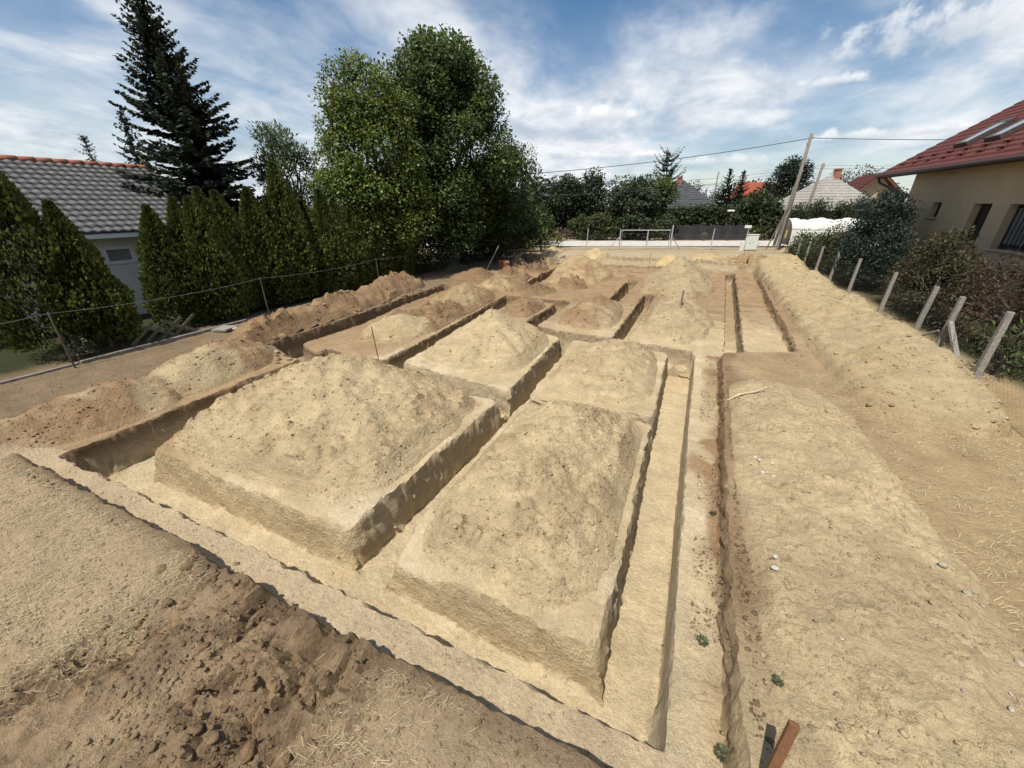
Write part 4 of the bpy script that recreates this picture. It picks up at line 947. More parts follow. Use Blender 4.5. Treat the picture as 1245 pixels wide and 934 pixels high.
def left_house():
    t = thing('white_house', 'low white house with a grey tiled roof behind the left thujas', 'house', (-16.7, 4, .1))
    mb = MB(); X = -16.7; holes = [(6.35, 7.15, 1.80, 2.32)]
    openwall_y(mb, X - .3, X, -8, 9.6, -.1, 2.62, holes); mb.box(X - 7.6, X - .3, 9.3, 9.6, -.1, 2.62); mb.box(X - 7.6, X - .3, -8, -7.7, -.1, 2.62); mb.box(X - 7.6, X - 7.3, -7.7, 9.3, -.1, 2.62)
    mb.prism([(X, 9.3, 2.622), (X - 7.6, 9.3, 2.622), (X - 3.8, 9.3, 4.5)], (0, .27, 0)); mb.build('wall', PLWHITE, t)
    f = MB(); a, b, z0, z1 = holes[0]; w = .09
    f.box(X - .10, X + .03, a, b, z0, z0 + w); f.box(X - .10, X + .03, a, b, z1 - w, z1); f.box(X - .10, X + .03, a, a + w, z0 + w, z1 - w); f.box(X - .10, X + .03, b - w, b, z0 + w, z1 - w); wd = f.build('window', WHITE, t)
    g = MB(); g.box(X - .08, X - .06, a + w, b - w, z0 + w, z1 - w); g.build('pane', worn('grey_blind', (.20, .21, .21), (.27, .28, .27), 4, .6, .1, .003, stretch=(1, .2, 9)), wd)
    E = (-16.15, -9, 2.74); run = 4.15; rise = .50
    r = roof_part('roof', GREYTILE, t, [(E, (0, 19.2, 0), (-run, 0, run * rise), 0, 0, .24, .33, .055, .05), ((E[0] - 2 * run, -9, 2.74), (0, 19.2, 0), (run, 0, run * rise), 0, 0, .6, .34, .035, .040)])
    s = MB(); s.prism([(-16.17, -8.98, 2.71), (-20.3, -8.98, 2.71 + 4.13 * rise), (-24.43, -8.98, 2.71), (-24.43, -8.98, 2.60), (-20.3, -8.98, 2.60 + 4.13 * rise), (-16.17, -8.98, 2.60)], (0, 19.14, 0)); s.build('roof_underside', WHITE, r)
    m = MB()
    for i in range(48): y = -9 + i * .4; m.tube([(-20.3, y, 4.83), (-20.3, y + .42, 4.835)], [.115, .12], 10)
    m.build('ridge', REDRIDGE, r, smooth=True)


left_house()


def hip_house(name, label, a, b, half, z_eave, z_top, hw, mat, wallmat, chim=None, ridge=0.0, depth=None, step=.3, wave=.3, amp=.02):
    """a house across the street: square hip roof (or short ridge along the street), walls below"""
    d = depth or half; x0, y0 = st(a, b); t = thing(name, label, 'house', (x0, y0, .1))
    def P(u, v, z): return (*st(a + u, b + v), z)
    m = MB(); w = .5; pts = [P(-half + w, -d + w, 0), P(half - w, -d + w, 0), P(half - w, d - w, 0), P(-half + w, d - w, 0)]; m.prism(pts, (0, 0, z_eave)); m.build('wall', wallmat, t)
    m = MB(); A = [P(-half, -d, z_eave), P(half, -d, z_eave), P(half, d, z_eave), P(-half, d, z_eave)]; T0, T1 = P(-ridge, 0, z_top), P(ridge + .01, 0, z_top)
    # relief courses: each slope is built of overlapping rows
    n = max(5, int(d / step)); 
    def row(p, q, r0, r1, k):
        p, q, r0, r1 = map(np.array, (p, q, r0, r1)); a0 = p + (r0 - p) * k / n; b0 = q + (r1 - q) * k / n; a1 = p + (r0 - p) * (k + 1) / n; b1 = q + (r1 - q) * (k + 1) / n
        up = np.array((0, 0, .05)); m.poly([a0 + up, b0 + up, b1, a1]); m.poly([a0, b0, b0 + up, a0 + up])
    for k in range(n): row(A[0], A[1], T0, T1, k); row(A[1], A[2], T1, T1, k); row(A[2], A[3], T1, T0, k); row(A[3], A[0], T0, T0, k)
    m.poly([P(-half, -d, z_eave - .02), P(-half, d, z_eave - .02), P(half, d, z_eave - .02), P(half, -d, z_eave - .02)])
    r = m.build('roof', mat, t)
    if chim:
        cu, cv, cz0, cz1, cw = chim; c = MB(); c.prism([P(cu - cw, cv - cw, cz0), P(cu + cw, cv - cw, cz0), P(cu + cw, cv + cw, cz0), P(cu - cw, cv + cw, cz0)], (0, 0, cz1 - cz0)); c.prism([P(cu - cw - .06, cv - cw - .06, cz1), P(cu + cw + .06, cv - cw - .06, cz1), P(cu + cw + .06, cv + cw + .06, cz1), P(cu - cw - .06, cv + cw + .06, cz1)], (0, 0, .10)); c.build('chimney', BRICK, r)
    return t


BLACKTILE = worn('black_roof_shingle', (.028, .029, .033), (.085, .086, .092), 1.6, .8, .5, .01, stretch=(1, 1, 3))
hip_house('dark_roofed_house', 'house with black hip roof and small brick chimney across the road', 22.0, 57.0, 4.3, 3.1, 6.75, 3, BLACKTILE, PLASTER, (-.35, -.9, 5.4, 6.7, .22))
hip_house('red_roofed_house', 'distant house with a bright orange red roof among the trees', 43.2, 77, 3.1, 4.4, 7.25, 3, worn('orange_red_tile', (.24, .055, .03), (.31, .080, .042), 2, .8, .3, .01), PLASTER, None, ridge=2.5, depth=4)
hip_house('grey_roofed_house', 'old house with a pale grey corrugated pyramid roof behind the utility poles', 32.5, 44.5, 4.0, 3.0, 6.3, 3, worn('old_fibre_cement', (.22, .205, .18), (.34, .32, .285), 3, .9, .4, .008, stretch=(1, 1, 1)), PLASTER, (.35, -.3, 5.8, 6.75, .24))


def second_house():
    x0, y0 = st(38.9, 46.0); t = thing('red_gabled_house', 'dark red gabled house partly hidden behind the tan one', 'house', (x0, y0, .1)); hw, L, ze, zt = 2.3, 7, 4.5, 6.6
    m = MB(); m.box(x0 - hw + .5, x0 + hw - .5, y0, y0 + L, 0, ze); m.prism([(x0 - hw + .5, y0 + .01, ze + .002), (x0 + hw - .5, y0 + .01, ze + .002), (x0, y0 + .01, zt - .25)], (0, .3, 0)); m.build('wall', PLASTER, t)
    s = (zt - ze) / hw; r = roof_part('roof', REDTILE, t, [((x0 - hw - .2, y0 - .8, ze - .2 * s), (0, L + 1.6, 0), (hw + .2, 0, (hw + .2) * s), 0, 0, .3, .35, .03, .03), ((x0 + hw + .2, y0 - .8, ze - .2 * s), (0, L + 1.6, 0), (-hw - .2, 0, (hw + .2) * s), 0, 0, .3, .35, .03, .03)])
    u = MB(); e = .2
    u.prism([(x0 - hw - e, y0 - .78, ze - e * s - .03), (x0, y0 - .78, zt - .03), (x0 + hw + e, y0 - .78, ze - e * s - .03), (x0 + hw + e, y0 - .78, ze - e * s - .22), (x0, y0 - .78, zt - .24), (x0 - hw - e, y0 - .78, ze - e * s - .22)], (0, L + 1.5, 0)); u.build('roof_underside', worn('red_brown_boards', (.13, .045, .03), (.19, .07, .045), 8, .7, .2, .003), r)


second_house()

# ------------------------------------------------------------------ trees and hedges across the road
def far_tree(label, a, b, h, spec, n, rr, base, tip, leaf=(.2, .34), dens=170, name='broadleaf_tree', cat='tree', group='trees across the road', **kw):
    x, y = st(a, b); return leafy_tree(name, label, (x, y, .2), make_clumps(spec, n, rr), base, tip, .16 + .01 * h, leaf=leaf, dens=dens, cat=cat, group=group, **kw)


D1, D2 = (.020, .033, .012), (.062, .084, .030)
far_tree('dense dark tree behind the blue spruce, left end of the far row', 2.9, 47.5, 6, [(0, 0, 3.0, 2.5, 2, 2.7, 1)], 90, (.5, .85), D1, (.055, .082, .028))
far_tree('tall narrow dark tree left of the far row', 6.2, 49, 7, [(0, 0, 3.4, 1.9, 1.6, 3.2, 1)], 90, (.45, .8), (.016, .026, .011), (.045, .060, .026))
far_tree('rounded dark olive tree rising beside the narrow one', 9.0, 49, 7, [(0, 0, 3.4, 1.9, 1.6, 3.2, 1)], 90, (.45, .8), (.018, .028, .011), (.052, .066, .027))
far_tree('wide grey green tree in the middle of the far row', 13.2, 47, 6.5, [(0, 0, 3.2, 2.8, 2, 2.9, 1)], 120, (.5, .85), (.030, .042, .022), (.085, .105, .052))
far_tree('fresh green spreading tree against the black roof', 16.2, 50, 6.6, [(0, 0, 4.4, 2.6, 2, 1.9, 3), (-.3, 0, 2.2, 2.0, 1.6, 1.6, 1.5)], 100, (.5, .9), (.035, .058, .012), (.095, .130, .030))
spruce('spruce_tree', 'sparse spruce with upcurved boughs behind the black roof', *st(22.6, 64), 10.2, 2.9, (.022, .032, .020), (.055, .07, .042), z=.2, whorl=.9, per=(4, 5), droop=-.05, up_tip=.42, irregular=.4, power=.35, needle=.10, tw=.18, group='trees across the road')
spruce('spruce_tree', 'dark spruce between the black roof and the red roof', *st(24.9, 50), 7.0, 2.3, (.014, .024, .014), (.040, .056, .032), z=.2, whorl=.45, needle=.09, tw=.16, group='trees across the road')
spruce('spruce_tree', 'slim dark spruce top just left of the red roof', *st(28.6, 54), 7.2, 1.9, (.014, .024, .014), (.040, .056, .032), z=.2, whorl=.45, needle=.09, tw=.16, group='trees across the road')
far_tree('pale distant treetops behind the dark spruce pair', 27, 68, 7, [(0, 0, 4, 4, 2, 2.6, 1)], 40, (.8, 1.2), (.035, .05, .025), (.075, .095, .05), dens=70)
far_tree('broad dark pine crown behind the tall wooden pole', 31.8, 50, 8.6, [(0, 0, 4.6, 2.6, 2.2, 2.4, 3), (.2, 0, 6.7, 1.5, 1.4, 1.2, 2)], 110, (.5, .85), (.014, .024, .014), (.036, .052, .030), name='pine_tree', leaf=(.18, .3))
far_tree('dark leafy tree left of the wooden pole above the road', 26.2, 45.5, 4.6, [(0, 0, 2.3, 2.6, 1.6, 2.1, 1)], 110, (.5, .85), (.020, .034, .013), (.060, .082, .032))
far_tree('round tree far behind between grey roof and red gable', 45.5, 58, 8, [(0, 0, 4.6, 3.8, 2.5, 3.0, 1)], 50, (.8, 1.2), (.024, .040, .014), (.065, .092, .032), dens=80)
far_tree('distant green treetops behind the red roofed house', 50, 88, 9, [(0, 0, 4.2, 9, 2.5, 3.2, 1)], 60, (1, 1.6), (.028, .04, .02), (.065, .085, .04), dens=60, leaf=(.3, .5))
far_tree('distant dark treetops behind the rounded olive tree', 8, 70, 9, [(0, 0, 4.0, 10, 2.5, 3.2, 1)], 60, (1, 1.6), (.028, .04, .02), (.06, .08, .036), dens=60, leaf=(.3, .5))
# hedges and shrubs right behind the road
G2 = 'shrubs behind the road'
far_tree('round mid green shrub beside the blue spruce', 2.6, 43.2, 2.6, [(0, 0, 1.2, 1.7, 1.1, 1.3, 1)], 46, (.4, .7), (.028, .046, .012), (.080, .115, .030), cat='shrub', name='shrub', group=G2)
far_tree('brownish dry shrub behind the left of the road', 4.7, 42.6, 1.4, [(0, 0, .6, 1.6, .5, .5, 1)], 20, (.3, .5), (.07, .048, .035), (.15, .105, .075), cat='shrub', name='shrub', group=G2, dens=150)
far_tree('wide olive shrub left of the metal gate', 8.2, 43.8, 2.6, [(0, 0, 1.1, 2.5, 1.1, 1.25, 1)], 80, (.4, .7), (.030, .040, .014), (.100, .115, .042), cat='shrub', name='shrub', group=G2, dens=130)
far_tree('dark green shrub behind the metal gate', 12.6, 43.6, 2.2, [(0, 0, 1.0, 2.3, 1.0, 1.2, 1)], 80, (.4, .7), (.020, .030, .012), (.060, .072, .028), cat='shrub', name='shrub', group=G2, dens=130)
far_tree('upright light green shrub at the left end of the black mesh fence', 16.2, 43.4, 2.4, [(0, 0, 1.1, 1.0, .8, 1.2, 1)], 24, (.35, .6), (.030, .042, .016), (.095, .115, .050), cat='shrub', name='shrub', group=G2, dens=140)
far_tree('long clipped dark hedge behind the black mesh fence', 20.5, 46.0, 3, [(0, 0, 1.6, 4.4, .8, 1.5, 1)], 130, (.5, .8), (.018, .030, .011), (.058, .078, .026), cat='hedge', name='hedge', group=G2)
far_tree('yellow green shrub right of the black mesh fence', 25.8, 43.6, 1.6, [(0, 0, .8, 1.1, .6, .7, 1)], 20, (.3, .5), (.04, .055, .015), (.12, .145, .04), cat='shrub', name='shrub', group=G2, dens=150)
far_tree('pale dry tuft in front of the black mesh fence', 19.9, 42.6, .7, [(0, 0, .3, .35, .2, .35, 1)], 8, (.15, .25), (.16, .13, .08), (.30, .25, .16), cat='shrub', name='dry_tuft', group=None, leaf=(.12, .2), ratio=.12, dens=500, droop=-.9)

# ------------------------------------------------------------------ the right hedge row between fence and house
DK, DKT = (.016, .027, .016), (.050, .066, .040)
G3 = 'shrubs along the right fence'


def conifer_shrub(label, x, y, spec, n, rr, base, tip, dens=420, leaf=(.07, .12), ratio=.3, droop=-.4, name='conifer_shrub', **kw):
    return leafy_tree(name, label, (x, y), make_clumps(spec, n, rr, .85), base, tip, .07, leaf=leaf, dens=dens, cat='shrub', group=G3, ratio=ratio, droop=droop, fork=.25, **kw)


conifer_shrub('big blue green mounded conifer in the middle of the right shrub row', 6.85, 21.6, [(0, -.3, 1.3, .95, 2.0, 1.3, 4), (.1, .2, 2.7, .8, 1.1, 1.0, 2)], 240, (.28, .44), (.014, .025, .018), (.046, .066, .048), dens=620)
conifer_shrub('brown green juniper beside the leaning pair of posts', 6.8, 15.2, [(0, 0, 1.0, .75, 1.5, 1.0, 3), (.1, .6, 1.9, .4, .6, .6, 1)], 110, (.22, .38), (.030, .030, .014), (.095, .085, .036), dens=640, leaf=(.07, .14), ratio=.2)
conifer_shrub('tall brown tipped juniper below the narrow window', 7.1, 17.4, [(0, 0, .9, .7, 1.1, 1.0, 3), (.1, .3, 1.9, .35, .5, .4, 1)], 90, (.22, .36), (.032, .028, .014), (.10, .080, .038), dens=640, leaf=(.07, .14), ratio=.2)
conifer_shrub('half dead reddish brown juniper at the right edge', 7.0, 12.6, [(0, 0, 1.1, .8, 1.6, 1.2, 3), (.2, -.5, 2.0, .4, .8, .6, 1)], 120, (.22, .38), (.045, .026, .016), (.115, .070, .042), dens=460, leaf=(.07, .15), ratio=.16)
conifer_shrub('bright green pine shrub at the lower right edge', 6.25, 10.75, [(0, 0, .55, .5, .5, .5, 1)], 16, (.22, .34), (.035, .055, .018), (.115, .160, .060), dens=560, leaf=(.08, .14), ratio=.16)
conifer_shrub('brown juniper mound hidden right of the half dead one', 7.3, 10.0, [(0, 0, 1.0, .7, 1.2, 1.0, 1)], 70, (.25, .38), (.040, .028, .016), (.10, .070, .040), dens=420, leaf=(.08, .15), ratio=.18)
conifer_shrub('dark green shrub between the tarpaulin and the big conifer', 6.6, 25.2, [(0, 0, .95, .7, 1.3, 1.05, 3), (0, .1, 1.8, .5, .7, .6, 1)], 90, (.26, .40), (.024, .032, .013), (.072, .080, .032), dens=480)
conifer_shrub('olive shrub at the foot of the tall wooden pole', 6.5, 27.6, [(0, 0, .85, .6, 1.7, .95, 1)], 80, (.26, .40), (.030, .040, .013), (.095, .112, .036), dens=420, leaf=(.09, .15))
conifer_shrub('green shrub at the road end of the right fence', 6.4, 31.0, [(0, 0, .7, .5, 1.6, .8, 1)], 60, (.26, .40), (.024, .036, .012), (.075, .095, .032), dens=380, leaf=(.1, .16))
HB = [(*st(27.4, 40.2), 3.5), (*st(29.4, 40.6), 4.1), (*st(33.6, 41), 4.3), (*st(35.9, 40.5), 4.6), (*st(31.5, 40.2), 3.8)]
for (x, y, h), lb in zip(HB, ('dark cone shaped conifer in front of the grey pyramid roof', 'second cone conifer right below the brick chimney of the grey roof', 'bushy conifer beside the corner of the tan house', 'dark conifer behind the tan house corner under the red gable', 'dark conifer behind the white tarpaulin near the poles')):
    leafy_tree('conifer', lb, (x, y, .2), make_clumps([(0, 0, h * .42, 1.6, 1.2, h * .42, 3), (.1, 0, h * .8, .8, .7, h * .18, 1)], 70, (.3, .55)), (.018, .030, .012), (.055, .074, .028), .10, leaf=(.12, .22), dens=330, group='conifers behind the tarpaulin', ratio=.25)


def tarpaulin():
    t = thing('white_tarpaulin', 'long white tarpaulin cover stretched over a low frame behind the shrubs', 'tarpaulin', (*st(24.6, 36.0), .2)); na, nb = 90, 14; Vs = []
    for i in range(na + 1):
        for j in range(nb + 1):
            u = i / na; v = j / nb; a = 24.2 + u * 8.4; th = math.pi * v; b = 36.8 - math.cos(th) * 1.1; z = .3 + 2.15 * math.sin(th) ** .55 + .035 * math.sin(u * 70 + v * 3) * math.sin(th) + .05 * math.sin(u * 22) - .12 * math.sin(u * math.pi * 3) ** 2 * .6
            Vs.append((*st(a, b), z))
    F = [(i * (nb + 1) + j, (i + 1) * (nb + 1) + j, (i + 1) * (nb + 1) + j + 1, i * (nb + 1) + j + 1) for i in range(na) for j in range(nb)]
    link('cover', mesh_np('cover', np.array(Vs) - WLOC[t.name], F, None, True), worn('white_tarp', (.52, .51, .46), (.64, .62, .57), 2, .6, .4, .02), t)
    m = MB()
    for a in (24.4, 28.4, 32.4):
        for b in (35.7, 37.9): m.tube([(*st(a, b), 0), (*st(a, b), 1.2)], .025, 6)
    m.build('frame', STEEL, t)


tarpaulin()

# ------------------------------------------------------------------ poles and wires
def pole(label, base, top, r0, r1, stub=False, group='wooden utility poles'):
    t = thing('utility_pole', label, 'utility pole', base, group); m = MB(); m.tube([np.array(base) - (0, 0, .3), (np.array(base) + top) / 2, top], [r0, (r0 + r1) / 2, r1], 10, rough=.04); m.build('shaft', WOODGREY, t, smooth=True)
    tp = np.array(top); a = MB()
    for dz, s in ((-.35, 1), (-.75, -1)):
        p = tp + (0, 0, dz); e = np.array((CY, SY, 0)) * s * .16; a.tube([p, p + e, p + e + (0, 0, .10)], .012, 5); a.tube([p + e + (0, 0, .09), p + e + (0, 0, .13), p + e + (0, 0, .19)], [.03, .045, .025], 8)
    a.build('insulator', worn('grey_porcelain', (.3, .3, .29), (.42, .42, .4), 9, .3, .05, .001), t); return t


bx, by = st(21.6, 33.0); P1 = pole('tall weathered wooden utility pole at the corner of the lot by the road', (bx, by, .2), (*st(21.9, 33.2), 8.25), .15, .10)
m = MB(); m.tube([(*st(21.35, 32.75), .0), (*st(21.55, 32.95), 2.6), (*st(21.72, 33.0), 3.2)], [.10, .09, .07], 8, rough=.05); m.tube([(*st(21.0, 33.6), .1), (*st(21.62, 33.05), 3.6)], .05, 7)
m.build('stub_post', WOODGREY, P1)
pole('thinner leaning pole just behind the tall corner pole', (*st(23.1, 36.0), .2), (*st(23.9, 36.3), 6.3), .11, .08)
pole('short grey utility pole in front of the pale grey roof', (*st(27.7, 40), .2), (*st(28.2, 40), 6.95), .14, .11)
pole('small distant utility pole seen between the far trees', (*st(33.0, 70), .2), (*st(33.0, 70), 8.4), .13, .09)


def wire(label, pts, sag, r=.012, group='overhead wires'):
    m = MB(); allp = []
    for p, q in zip(pts, pts[1:]):
        p, q = np.array(p, float), np.array(q, float)
        for i in range(17): t = i / 16; allp.append(p + (q - p) * t - np.array((0, 0, sag * 4 * t * (1 - t))))
    m.tube(allp, r, 5); o = m.build('power_line', CABLE, None, tuple(allp[0])); tag(o, label, 'wire', group)


S = lambda a, b, z: (*st(a, b), z)
wire('thick black overhead cable sagging from the tall pole to the left trees', [S(-22, 33.5, 6.6), S(-1, 33.5, 5.55), S(21.8, 33.2, 7.95)], .3, .022)
wire('thick overhead cable running from the tall pole over the red roof', [S(22.0, 33.2, 7.98), S(55, 33.2, 8.6)], .35, .020)
wire('middle thin overhead wire passing behind the tall pole', [S(-20, 37, 5.4), S(8, 37, 5.2), S(24.0, 36.3, 6.25), S(60, 36.5, 7.0)], .25, .010)
wire('lower thin overhead wire fixed to the short grey pole', [S(-10, 41, 4.6), S(12, 41, 4.7), S(28.2, 40, 6.8), S(62, 40, 7.3)], .25, .010)
wire('lowest thin wire fixed under the head of the short grey pole', [S(0, 41.4, 4.2), S(28.2, 40.1, 6.2)], .3, .010)

# ------------------------------------------------------------------ fences
def chain_mesh(pts, h, pitch=.12, r=.0009):
    """chain link netting along a run of plan points: two families of slanting wires"""
    m = MB(); seg = []
    d = [0]
    for (x0, y0), (x1, y1) in zip(pts, pts[1:]): d.append(d[-1] + math.hypot(x1 - x0, y1 - y0))
    def at(s):
        s = min(max(s, 0), d[-1])
        for i in range(len(d) - 1):
            if s <= d[i + 1]: t = (s - d[i]) / (d[i + 1] - d[i]); return pts[i][0] + (pts[i + 1][0] - pts[i][0]) * t, pts[i][1] + (pts[i + 1][1] - pts[i][1]) * t
        return pts[-1]
    s = 0
    while s < d[-1]:
        for sg in (-1, 1):
            a = at(s); b = at(s + sg * h)
            m.tube([(*a, .28), (*b, .28 + h)], r, 3, cap=False)
        s += pitch
    for z in (.30, .28 + h): m.tube([(*p, z) for p in pts], r * 1.6, 4)
    return m


def right_fence():
    t = thing('chain_link_fence', 'old chain link fence on leaning concrete posts along the right boundary', 'fence', (5.6, 15, .3))
    posts = [(5.19, 9.38, 1.55, (.03, .06)), (5.42, 11.35, 1.45, (.05, .03)), (5.62, 12.95, 1.40, (.08, .05)), (5.60, 15.2, 1.40, (.05, .03)), (5.72, 18.6, 1.42, (.03, .02)), (5.72, 21.2, 1.42, (.05, .02)), (5.75, 23.8, 1.42, (.03, .02)), (5.90, 27.1, 1.40, (.04, 0)), (6.05, 30.0, 1.40, (.02, 0)), (6.2, 32.6, 1.4, (.02, 0)), (5.0, 6.9, 1.5, (.03, .02))]
    for x, y, h, (lx, ly) in posts:
        m = MB(); z = ground_z(x, y); w = .055; m.v += [(x + i * w * (1 - .25 * k) + lx * k, y + j * w * (1 - .25 * k) + ly * k, z - .2 + (h + .2) * k) for k in (0, .33, .66, 1) for i, j in ((-1, -1), (1, -1), (1, 1), (-1, 1))]
        for k in range(3): m.f += [(4 * k + i, 4 * k + (i + 1) % 4, 4 * k + 4 + (i + 1) % 4, 4 * k + 4 + i) for i in range(4)]
        m.f += [(3, 2, 1, 0), (12, 13, 14, 15)]; m.build('post', CONCRETE, t, bevel=.008)
    m = MB(); m.tube([(5.60, 10.55, .25), (5.40, 11.25, 1.22)], .055, 7, rough=.15); m.tube([(5.05, 12.15, .42), (5.40, 11.5, .95)], .025, 6); m.build('brace', CONCRETE, t)
    net = chain_mesh([(5.05, 6.9)] + [(p[0] + .06, p[1]) for p in posts[:10]], 1.15); net.build('netting', WIRE, t)


right_fence()


def back_fence():
    t = thing('wire_fence', 'low wire mesh fence on thin steel posts along the road', 'fence', (*st(8, 32.5), .2)); b = 32.6
    for a in (-.3, 2.4, 5.95, 15.9): m = MB(); z = .1; m.tube([(*st(a, b), z), (*st(a + .06, b), 1.85)], .032, 7); m.build('post', STEEL, t)
    m = MB(); pts = [st(a, b) for a in (-1.6, 2.4, 5.95, 8.6)]; mm = chain_mesh(pts, 1.1, .16, .003); mm.build('netting', WIRE, t)
    mm = chain_mesh([st(12.75, b), st(15.9, b), st(20.3, b)], 1.1, .16, .003); mm.build('netting', WIRE, t)
    g = thing('metal_gate', 'galvanised steel gate frame standing open to the road', 'gate', (*st(10.7, 32.5), .2), None)
    f = MB(); a0, a1, zt = 8.72, 12.5, 1.72
    f.tube([S(a0, b, .42), S(a0, b, zt), S(a1, b, zt), S(a1, b, .42)], .034, 7); f.tube([S(a0, b, .42), S(a1, b, .42)], .03, 7); f.build('frame', STEEL, g)
    f = MB(); f.tube([S(10.75, b, .30), S(10.75, b, zt)], .045, 7); f.build('centre_bar', STEEL, g)
    for a, s in ((a0 - .14, -1), (a1 + .16, 1)):
        f = MB(); f.tube([S(a, b, 0), S(a, b, 1.8 if s < 0 else 2.1)], .05, 8); p = f.build('post', STEEL, g); f = MB(); f.tube([S(a, b, 1.25), S(a + s * 1.0, b + .1, .15)], .03, 6); f.build('brace', STEEL, p)
    mm = chain_mesh([st(a0, b), st(a1, b)], 1.2, .14, .002); mm.build('netting', WIRE, g)


back_fence()


def mesh_fence():
    t = thing('black_mesh_fence', 'low dark screen fence under the hedge across the road', 'fence', (*st(20, 43.2), .2)); b = 43.4
    m = MB(); m.box(0, 0, 0, 0, 0, 0); m.v = []; m.f = []
    n = 40
    for i in range(n):
        a, c = 16.4 + 8.2 * i / n, 16.4 + 8.2 * (i + 1) / n; w0, w1 = .05 * math.sin(i * .9), .05 * math.sin((i + 1) * .9); m.poly([S(a, b + w0, .15), S(c, b + w1, .15), S(c, b + w1, 1.62 + w1 * .6), S(a, b + w0, 1.62 + w0 * .6)])
    m.build('screen', worn('dark_shade_net', (.018, .019, .021), (.05, .05, .052), 3, .8, .3, .01, stretch=(1, 1, 4)), t)
    for a in (16.4, 19.9, 22.4, 24.6): m = MB(); m.tube([S(a, b + .12, .1), S(a, b + .12, 1.85)], .035, 6); m.build('post', WOODGREY, t)


mesh_fence()


SHADEKERB = worn('shaded_old_concrete', (.13, .12, .10), (.25, .23, .20), 9, .95, .6, .006)  # kerb concrete coloured darker to carry the shade it lies in


def left_fence():
    t = thing('wire_fence', 'sagging single wire fence in front of the left thujas', 'fence', (-12.35, 5, .15)); X = -12.35
    m = MB(); pts = []; ys = [-1.5, 3.4, 8.2, 13.5, 19]
    for y in ys: mb = MB(); mb.tube([(X - .02, y, .0), (X - .05, y + .03, 1.42)], .020, 6); mb.build('post', BARK, t)
    for y0, y1 in zip(ys, ys[1:]):
        for i in range(13): q = i / 12; pts.append((X, y0 + (y1 - y0) * q, 1.40 - .10 * 4 * q * (1 - q)))
    m.tube(pts, .0035, 5); m.build('top_wire', worn('bright_wire', (.22, .22, .22), (.32, .32, .31), 9, .4, 0, .001, .5, .4), t)
    k = thing('concrete_edging', 'long concrete kerb strip under the left fence', 'kerb', (X, 5, .1))
    for y0, y1 in ((-4, 1.3), (1.32, 3.55), (3.58, 6.2), (6.23, 9), (9.03, 14)):
        mb = MB(); dz = random.uniform(-.02, .03); mb.box(X - .26, X - .18, y0, y1, -.1, .215 + dz); mb.build('slab', SHADEKERB, k, bevel=.012)


left_fence()


def pallet_boards():
    t = thing('lath_frame', 'crossed old laths leaning behind the left fence wire', 'laths', (-12.9, 5.6, .15))
    for i in range(4):
        m = MB(); y = 5.0 + i * .34; m.obox((-12.85 - .02 * (i % 2), y, .42), np.array((.0, .30, .22)) * (1 if i % 2 else 1), (.012, 0, 0), np.array((0, -.02, .03))); m.build('lath', worn('mossy_lath', (.07, .075, .04), (.14, .135, .085), 12, .9, .3, .003), t)
    for i in range(2): m = MB(); m.obox((-12.89, 5.4 + i * .5, .40), (.0, .40, -.26), (.012, 0, 0), (0, .02, .03)); m.build('lath', WOODGREY, t)
    r = rng
    s = MB(); s.obox((-12.2, 6.65, .20), (.24, .06, .01), (-.05, .22, 0), (0, 0, .035)); o = s.build('paving_slab', CONCRETE, None, (-12.2, 6.65, .15), bevel=.01); tag(o, 'loose concrete slab lying beside the left kerb', 'paving slab')


pallet_boards()

